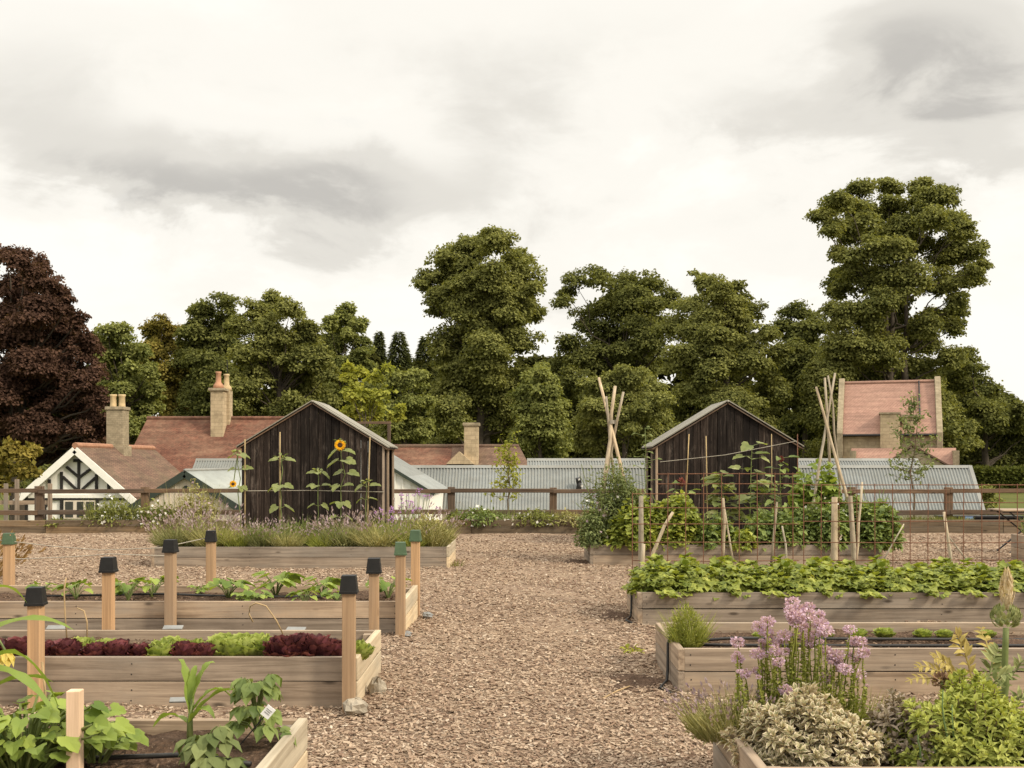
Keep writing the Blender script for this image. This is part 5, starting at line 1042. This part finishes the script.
for px, py, Y, w, rz, rx_, lab in ((178,700,5.75,.085,.1,.55,'pale grey slate tag lying behind the maize between the beds'),(173,627.5,9.7,.17,.05,.35,'pale slate lying at the foot of a stake before the seedling bed'),(57,627.5,9.6,.17,.1,.35,'pale grey tag lying at the far left before the seedling bed'),(296,629,9.2,.16,-.1,.3,'pale grey tag lying before the middle of the seedling bed'),(168,628,9.5,.1,.4,.3,None)):
    if lab is None: continue
    c = at(px, py, Y); c[2] = max(.03, c[2]); o = solo('slate_tag', MB().box((-w/2,-w*.2,-.006),(w/2,w*.2,.006)), SLATE, lab, 'plant tag', tuple(c), rz, bevel=.003); o.rotation_euler = (rx_, 0, rz)
def rock(label, px, py, Y, s_, m=ROCK, name='stone'):
    n = 12; mb = MB(); V = []; u = np.linspace(0, math.pi, 7); sc = np.array(s_)
    for i, a in enumerate(u):
        for j in range(n):
            b = j*2*math.pi/n; k = 1+.16*math.sin(3*b+i)+.12*math.sin(5*a+2*b)+R.uniform(-.09,.09); V.append(np.array([math.sin(a)*math.cos(b), math.sin(a)*math.sin(b), math.cos(a)])*sc*k)
    mb.add(V, [[(i*n+j, (i+1)*n+j, (i+1)*n+(j+1)%n, i*n+(j+1)%n) for i in range(6) for j in range(n)]]); return solo(name, mb, m, label, 'stone', (gx(px,Y), Y, s_[2]*.45), R.uniform(0,3))
rock('pale angular stone at the front corner of the lettuce bed', 355, 702, 7.06, (.10,.07,.055)); rock('rough white stone against the end board of the lettuce bed', 377, 688, 7.6, (.065,.05,.075))
rock('flat grey stone at the corner of the seedling bed', 405, 633, 10.15, (.11,.06,.03), SLATE); rock('small grey stone beside the end of the seedling bed', 427, 612, 11.4, (.06,.05,.03), SLATE); rock('pale flat slab on the soil inside the nearest left bed end', 255, 745, 4.95, (.07,.05,.02))
bpy.data.objects[-1] if False else None
def hose(label, P, r=.012, m=HOSE, name='irrigation_hose', cat='hose'): return solo(name, MB().tube(P, r, 6), m, label, cat, tuple(np.asarray(P[0], float)), world=True, smooth=True)
zs = soilz()+.02
hose('black hose lying across the soil of the nearest left bed', [(-4,4.95,zs),(-2.6,4.98,zs+.01),(-1.9,5.0,zs),(-1.5,5.02,zs+.01),(-1.2,4.9,zs)])
hose('black hose lying along the bare seedling bed', [(-5,11.0,zs),(-3.6,11.05,zs+.02),(-2.7,10.98,zs),(-1.9,11.02,zs)])
hose('front black hose along the right bare bed', [(gx(690,8.1),8.1,zs),(1.5,8.02,zs+.01),(2.3,8.06,zs),(3.6,8.0,zs+.01),(5.2,8.0,zs)]); hose('back black hose along the right bare bed', [(gx(690,8.1)+.02,8.14,zs+.02),(1.6,8.28,zs+.02),(2.6,8.3,zs+.01),(3.4,8.34,zs),(5.2,8.3,zs)])
for (x, y, lab) in ((XR0,8.0,'black hose hooked over the end of the right bare bed'),(1.16,11.3,'black hose hooked over the end of the strawberry bed')):
    hose(lab, [(x+.13,y+.05,zs+.02),(x+.06,y+.02,BH+.012),(x+.0,y,BH+.02),(x-.016,y-.01,BH-.03),(x-.018,y-.02,.1),(x-.03,y-.06,.02),(x-.1,y-.25,.012),(x-.05,y-.45,.012)] , .011)
hose('thin grey line sagging between the stakes at far left', [at(-40,538,11.7),at(8,541,11.65),at(50,546,11.7),at(100,550,11.6),at(160,548,11.5),at(211,537,11.6)], .005, GALV, 'net_line', 'line')
hose('pale blue line sagging low behind the bare seedling bed', [at(-40,556,12.2),at(20,559,12.2),at(70,557,12.2),at(110,554,12.2),at(170,556,12.1)], .006, GALV, 'net_line', 'line')
def drystem(label, pts, Y): return solo('dry_stalk', MB().tube([at(a,b,Y) for a, b in pts], .006, 5), STEMB, label, 'stalk', tuple(at(*pts[0],Y)), world=True, smooth=True)
drystem('thin green stalk standing behind the red lettuces at left', ((67,640),(65,615),(64,590),(66,578)), 8.15); drystem('dry bent stalk behind the red lettuces at left', ((87,640),(87,622),(84,611),(77,608)), 8.15); drystem('long dry stem looping over the lettuce bed', ((283,634),(276,620),(266,606),(256,603),(250,606),(249,614),(253,622)), 8.0); drystem('thin pale stalk rising beside the pale bottom left stake', ((46,716),(45,690),(42,662)), 5.4)

# ------------------------------------------------------------------ nearest right bed
ZS = soilz()
def sage(label, px, Y, rx, ry, h, n, mats, L, W, name='sage_bush'):
    t = thing(name, label, 'sage', (gx(px,Y), Y, ZS)); mb = MB(); st = MB()
    ns = n//9; d, P = dome_pts(ns, rx, ry, h, .62)
    for i in range(ns):
        st.tube(limb((P[i,0]*.3,P[i,1]*.3,0), P[i], .1, 4), .003, 4, cap=False)
        k = 10; a = np.arange(k)*2.4+R.uniform(0,6); e = np.linspace(-.25, 1.15, k)+R.uniform(-.15,.15,k); ax = unit(d[i]*.55+np.array([0,0,.7])); t1 = unit(np.cross(ax,[.3,.1,.9])); t2 = np.cross(ax,t1)
        U = (np.cos(a)*np.cos(e))[:,None]*t1+(np.sin(a)*np.cos(e))[:,None]*t2+np.sin(e)[:,None]*ax; N = unit(ax-U*(U@ax)[:,None]+rvec(k)*.2)
        O = P[i]-ax*np.linspace(.05,0,k)[:,None]; l = L*np.linspace(1.1,.6,k)*R.uniform(.8,1.15,k)
        mb.leaves(*LEAF, O, U, N, l, W*R.uniform(.8,1.1,k), 0)
        if len(mats) > 1: mb.leaves(*LEAF, O-N*.0012, U, N, l*1.12, W*1.45, 1)
    part('foliage', mb, mats, t); part('stems', st, TWIG, t); return t
sage('cream edged purple sage bush in front of the mauve flowers', 808, 5.05, .35, .31, .30, 4600, [L_SAGV, L_SAGE_C], .048, .015)
sage('dull purple sage between the cream edged sage and golden sage', 905, 5.05, 0.18, .27, .29, 1300, [L_SAGP], .052, .022)
sage('wide golden green sage bush at the bottom right', 974, 5.0, .44, .33, .35, 7000, [L_SAGG], .055, .021)
mb = MB(); Tt, Uu = blades(mb, (0,0,0), .17,.12, 620, .26, .006, .95, 0); mound(mb, (0,0,0), .21,.14,.2, 900, .028, .009, 0, BLADE, .3, -.2); tips(mb, Tt[::3], Uu[::3], .03, .014, 1)
solo('thyme_bush', mb, [L_THY, L_LAVF], 'wispy straw coloured thyme spilling over the left corner of the nearest right bed', 'thyme', (gx(733,5.42), 5.42, ZS))
t = thing('flowering_oregano', 'tall clump of mauve flower heads rising from the nearest right bed', 'flowering herb', (gx(800,5.4), 5.4, ZS)); st = MB(); lf = MB()
fh = MB(); n = 130; d = rvec(n); d[:,2] *= .62; fh.leaves(*DIA, d*.030*R.uniform(.5,1,(n,1)), unit(d+rvec(n)*.5), unit(d+rvec(n)*.6), .015, .013)
fhm = fh.mesh('flower_head', [L_OREF])
pts = [(205,225),(335,135),(440,55),(460,85),(450,110),(515,70),(555,110),(510,105),(560,145),(585,175),(490,155),(405,195),(345,215),(300,155),(320,240),(290,275),(410,265),(380,310),(205,295),(235,360),(290,350),(410,430),(630,285),(640,310),(670,340),(590,375),(730,365),(690,170),(710,220),(740,220),(715,285),(750,270),(585,260),(515,225),(430,85),(470,120),(395,215),(365,260),(330,180),(620,300),(540,190),(330,235),(455,140),(485,190)]
pts += [(x_+R.uniform(-45,45), y_+R.uniform(10,60)) for x_, y_ in pts[::2]]
for i_, (cx, cy) in enumerate(pts):
    px, py = 690+cx*.2317, 590+cy*.2317; Yk = 5.4+R.uniform(-.12,.12); c = at(px,py,Yk)-np.array(t.location)
    o = bpy.data.objects.new('flower_head', fhm); COL.objects.link(o); o.parent = t; o.location = c; o.scale = (R.uniform(.75,1.2) if i_ < 44 else R.uniform(.3,.6),)*3; o.rotation_euler = (0,R.uniform(-.3,.3),R.uniform(0,6))
    b = np.array([c[0]*.85+R.uniform(-.05,.05), c[1]*.8, 0]); P = limb(b, c, 0, 7); st.tube(P, .0033, 5, cap=False); k = 70
    u = R.uniform(.0,.9,k); Q = b+(c-b)*u[:,None]; dd = rvec(k)*[1,1,.4]; lf.leaves(*LEAF, Q, dd+[0,0,.25], unit(rvec(k)*.5+[0,0,1]), R.uniform(.02,.042,k)*(1.25-u), R.uniform(.012,.02,k))
part('stems', st, L_FEN, t); part('leaves', lf, L_FEN, t)
mb = MB(); mound(mb, (0,0,0), .36,.16,.24, 1500, .03, .012, 0, LEAF, .3); blades(mb, (0,0,0), .34,.14, 420, .27, .005, .5); solo('marjoram', mb, L_FEN, 'low green herb foliage below the mauve flower heads', 'herb', (gx(812,5.42), 5.45, ZS))
# artichoke
A = np.array([gx(1004,5.45), 5.45, ZS]); t = thing('artichoke', 'artichoke with spiky green bud and cream plume at the right edge', 'artichoke', tuple(A)); tp = at(1006,628,5.45)
part('stem', MB().tube(limb(A, tp, 0, 7), np.linspace(.02,.015,7), 8), STEMG, t, world=True, smooth=True)
mb = MB(); n = 110; u = R.random(n); a = R.uniform(0,6.28,n); rr = .058*np.sin(.5+u*2.0); O = np.stack([tp[0]+rr*np.cos(a), tp[1]+rr*np.sin(a), tp[2]+u*.085], 1); U = np.stack([np.cos(a)*(1.1-u), np.sin(a)*(1.1-u), .55+u*.8], 1); mb.leaves(*LEAF, O, U, np.stack([np.cos(a),np.sin(a),np.full(n,.2)],1), .042, .024); part('bud', mb, L_ART, t, world=True)
mb = MB(); n = 260; u = R.random(n); a = R.uniform(0,6.28,n); rr = .034*np.sin(.35+u*2.75)*R.uniform(.5,1,n); O = np.stack([tp[0]+.004+rr*np.cos(a), tp[1]+rr*np.sin(a), tp[2]+.09+u*.18], 1); U = np.stack([np.cos(a)*.3, np.sin(a)*.3, np.ones(n)], 1); mb.leaves(*BLADE, O, U, np.stack([np.cos(a),np.sin(a),np.full(n,.0)],1), .04, .010); part('plume', mb, m_leaf('cream_plume', (.45,.36,.22), (.68,.56,.38), 6, .25), t, world=True)
def frond(px0,py0,px1,py1,Y0,Y1,w,n=11):
    mb = MB(); a = at(px0,py0,Y0); b = at(px1,py1,Y1); P = limb(a, b, -.28, n); mb.tube(P, np.linspace(.007,.002,n), 5)
    for i in range(1, n-1):
        Tn = unit(P[i+1]-P[i-1]); sd = unit(np.cross(Tn, [0,-.7,.7])); L = w*math.sin(.5+i/n*2.4)
        for s in (-1,1): mb.leaves(*LEAF, P[i][None], (sd*s+Tn*.75)[None], np.array([[0,-.55,.8]])+R.normal(size=(1,3))*.2, L, L*.42)
    return mb
for (q, m) in (((975,690,955,632,5.4,5.35,.075),L_RUSTY),((962,688,932,657,5.4,5.3,.06),L_RUSTY),((965,694,914,668,5.35,5.25,.05),L_RUSTY),((965,694,905,682,5.3,5.2,.045),L_RUSTY),((985,700,1012,672,5.3,5.15,.07),L_ART),((996,700,1034,655,5.5,5.4,.055),L_ART),((1006,720,1034,690,5.2,5.05,.06),L_ART),((985,690,1000,648,5.55,5.6,.08),L_ART),((1000,690,978,628,5.6,5.9,.06),L_RUSTY)):
    part('leaf', frond(*q), m, t, world=True)
t2 = thing('spent_artichoke', 'withered brown artichoke head above the golden sage', 'artichoke', tuple(at(942,720,5.2))); mb = MB(); n = 70; d = rvec(n); c = at(942,681,5.2); mb.leaves(*LEAF, c+d*.024, d+[0,0,.4], d+rvec(n)*.3, .03, .018); part('dried_head', mb, m_leaf('withered_bract', (.12,.07,.045), (.32,.2,.12), 6, .1), t2, world=True); part('stem', MB().tube([at(942,720,5.2), c], .008, 6), STEMG, t2, world=True)
mb = MB()
for px, top, b in ((943,690,768),(918,735,768),(965,735,790),(934,748,790),(990,745,790),(952,705,790)):
    P = limb(at(px+R.uniform(-2,8),b,4.80), at(px,top,4.78), 0, 6); mb.tube(P, np.linspace(.006,.0025,6), 6)
solo('chives', mb, L_CHIVE, 'few tall blue green chive blades in front of the golden sage', 'chives', tuple(at(950,790,4.8)), world=True, smooth=True)

# ------------------------------------------------------------------ loose wood chips and weeds
n = 190000; u = R.random(n); Y = 3.6*(24.3/3.6)**(u**.95); X = (R.uniform(-1,1,n))*(Y*.52+.4)
keep = np.ones(n, bool)
for (x0,x1,y0,y1) in bed_boxes: keep &= ~((X > x0-.01)&(X < x1+.01)&(Y > y0-.01)&(Y < y1+.01))
bare = np.sin(X*1.7+1.9*np.sin(Y*.8+.4))*np.sin(Y*1.3+1.2*np.sin(X*1.1))+.5*np.sin(X*4.1+Y*2.3); keep &= ~((bare > .55)&(R.random(n) < .62)); keep &= ~((abs(X) > 1.3)&(Y < 9.8)&(R.random(n) < .2)); X, Y = X[keep], Y[keep]; n = len(X)
sc = 1+Y/16; L = R.uniform(.009,.028,n)*sc; Wd = R.uniform(.004,.012,n)*sc
mb = MB(); a = R.uniform(0,6.28,n); U = np.stack([np.cos(a), np.sin(a), R.normal(size=n)*.22], 1); N = unit(np.array([0,0,1])+R.normal(size=(n,3))*.38); O = np.stack([X, Y, undul(X,Y)+R.uniform(.0,.014,n)], 1)
CH = ([(0,.5,0),(1,.42,.02),(1,-.5,.0),(0,-.4,.0),(.0,.5,-.14),(1,.42,-.12),(1,-.5,-.14),(0,-.4,-.14)], [[(0,3,2,1),(0,1,5,4),(1,2,6,5),(2,3,7,6),(3,0,4,7)]])
mb.leaves(*CH, O, U, N, L, Wd); tag(part('wood_chips', mb, CHIP), 'loose wood chips covering the garden paths', 'wood chips', kind='stuff')
n = 9000; mb = MB(); bi = R.integers(0, 8, n); bb = np.array(bed_boxes)[bi]; X = bb[:,0]+.07+(bb[:,1]-bb[:,0]-.14)*R.random(n); Y = bb[:,2]+.07+(bb[:,3]-bb[:,2]-.14)*R.random(n); a = R.uniform(0,6.28,n)
mb.leaves(*CH, np.stack([X,Y,np.full(n,soilz()+.004)+R.uniform(0,.012,n)],1), np.stack([np.cos(a),np.sin(a),R.normal(size=n)*.3],1), unit(np.array([0,0,1])+R.normal(size=(n,3))*.4), R.uniform(.01,.035,n), R.uniform(.006,.018,n)); tag(part('soil_crumbs', mb, m_leaf('soil_crumb', (.05,.03,.02), (.26,.18,.12), 3, 0)), 'crumbs and chips lying on the soil of the beds', 'soil crumbs', kind='stuff')
mb = MB(); mound(mb, (0,0,0), .09,.09,.06, 50, .06, .03); solo('weed', mb, L_LIME, 'small yellow green weed growing in the path by the right bare bed', 'weed', (gx(632,9.2), 9.2, 0))
mb = MB(); blades(mb, (0,0,0), .12,.12, 60, .12, .006, .8); solo('weed', mb, L_GRS, 'thin grass tuft beside the end of the lavender bed', 'weed', (-.98, 16.9, 0))
# low dark mounds by the bed corners
for x, y, rx, ry, lab in ((.86,7.95,.26,.38,'low dark mound by the corner of the right bare bed'),(.98,11.4,.2,.4,'low dark mound by the end of the strawberry bed'),(.86,4.95,.2,.45,'low dark mound by the end of the nearest right bed'),(.92,17.5,.3,.5,'low dark mound by the end of the far right bed')):
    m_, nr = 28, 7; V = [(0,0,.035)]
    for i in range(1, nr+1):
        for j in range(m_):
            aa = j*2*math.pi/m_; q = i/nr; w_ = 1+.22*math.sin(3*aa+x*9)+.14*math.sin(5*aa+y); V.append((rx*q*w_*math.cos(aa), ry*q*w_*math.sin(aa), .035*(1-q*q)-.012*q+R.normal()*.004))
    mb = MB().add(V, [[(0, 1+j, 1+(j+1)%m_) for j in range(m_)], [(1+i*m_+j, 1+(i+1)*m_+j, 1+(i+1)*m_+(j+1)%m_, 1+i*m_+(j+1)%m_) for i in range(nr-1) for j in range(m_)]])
    solo('dark_mound', mb, SOIL, lab, 'soil', (x, y, .004), smooth=True)
# twigs
solo('twig', MB().tube([(gx(602,7.4),7.35,.02),(gx(618,7.5),7.55,.03),(gx(630,7.7),7.75,.02)], .006, 5), STEMB, 'thin pale twig lying on the path left of the right bare bed', 'twig', (gx(602,7.4),7.35,.02), world=True)
print('faces', sum(len(o.data.polygons) for o in bpy.data.objects if o.type == 'MESH'), 'objects', len(bpy.data.objects))
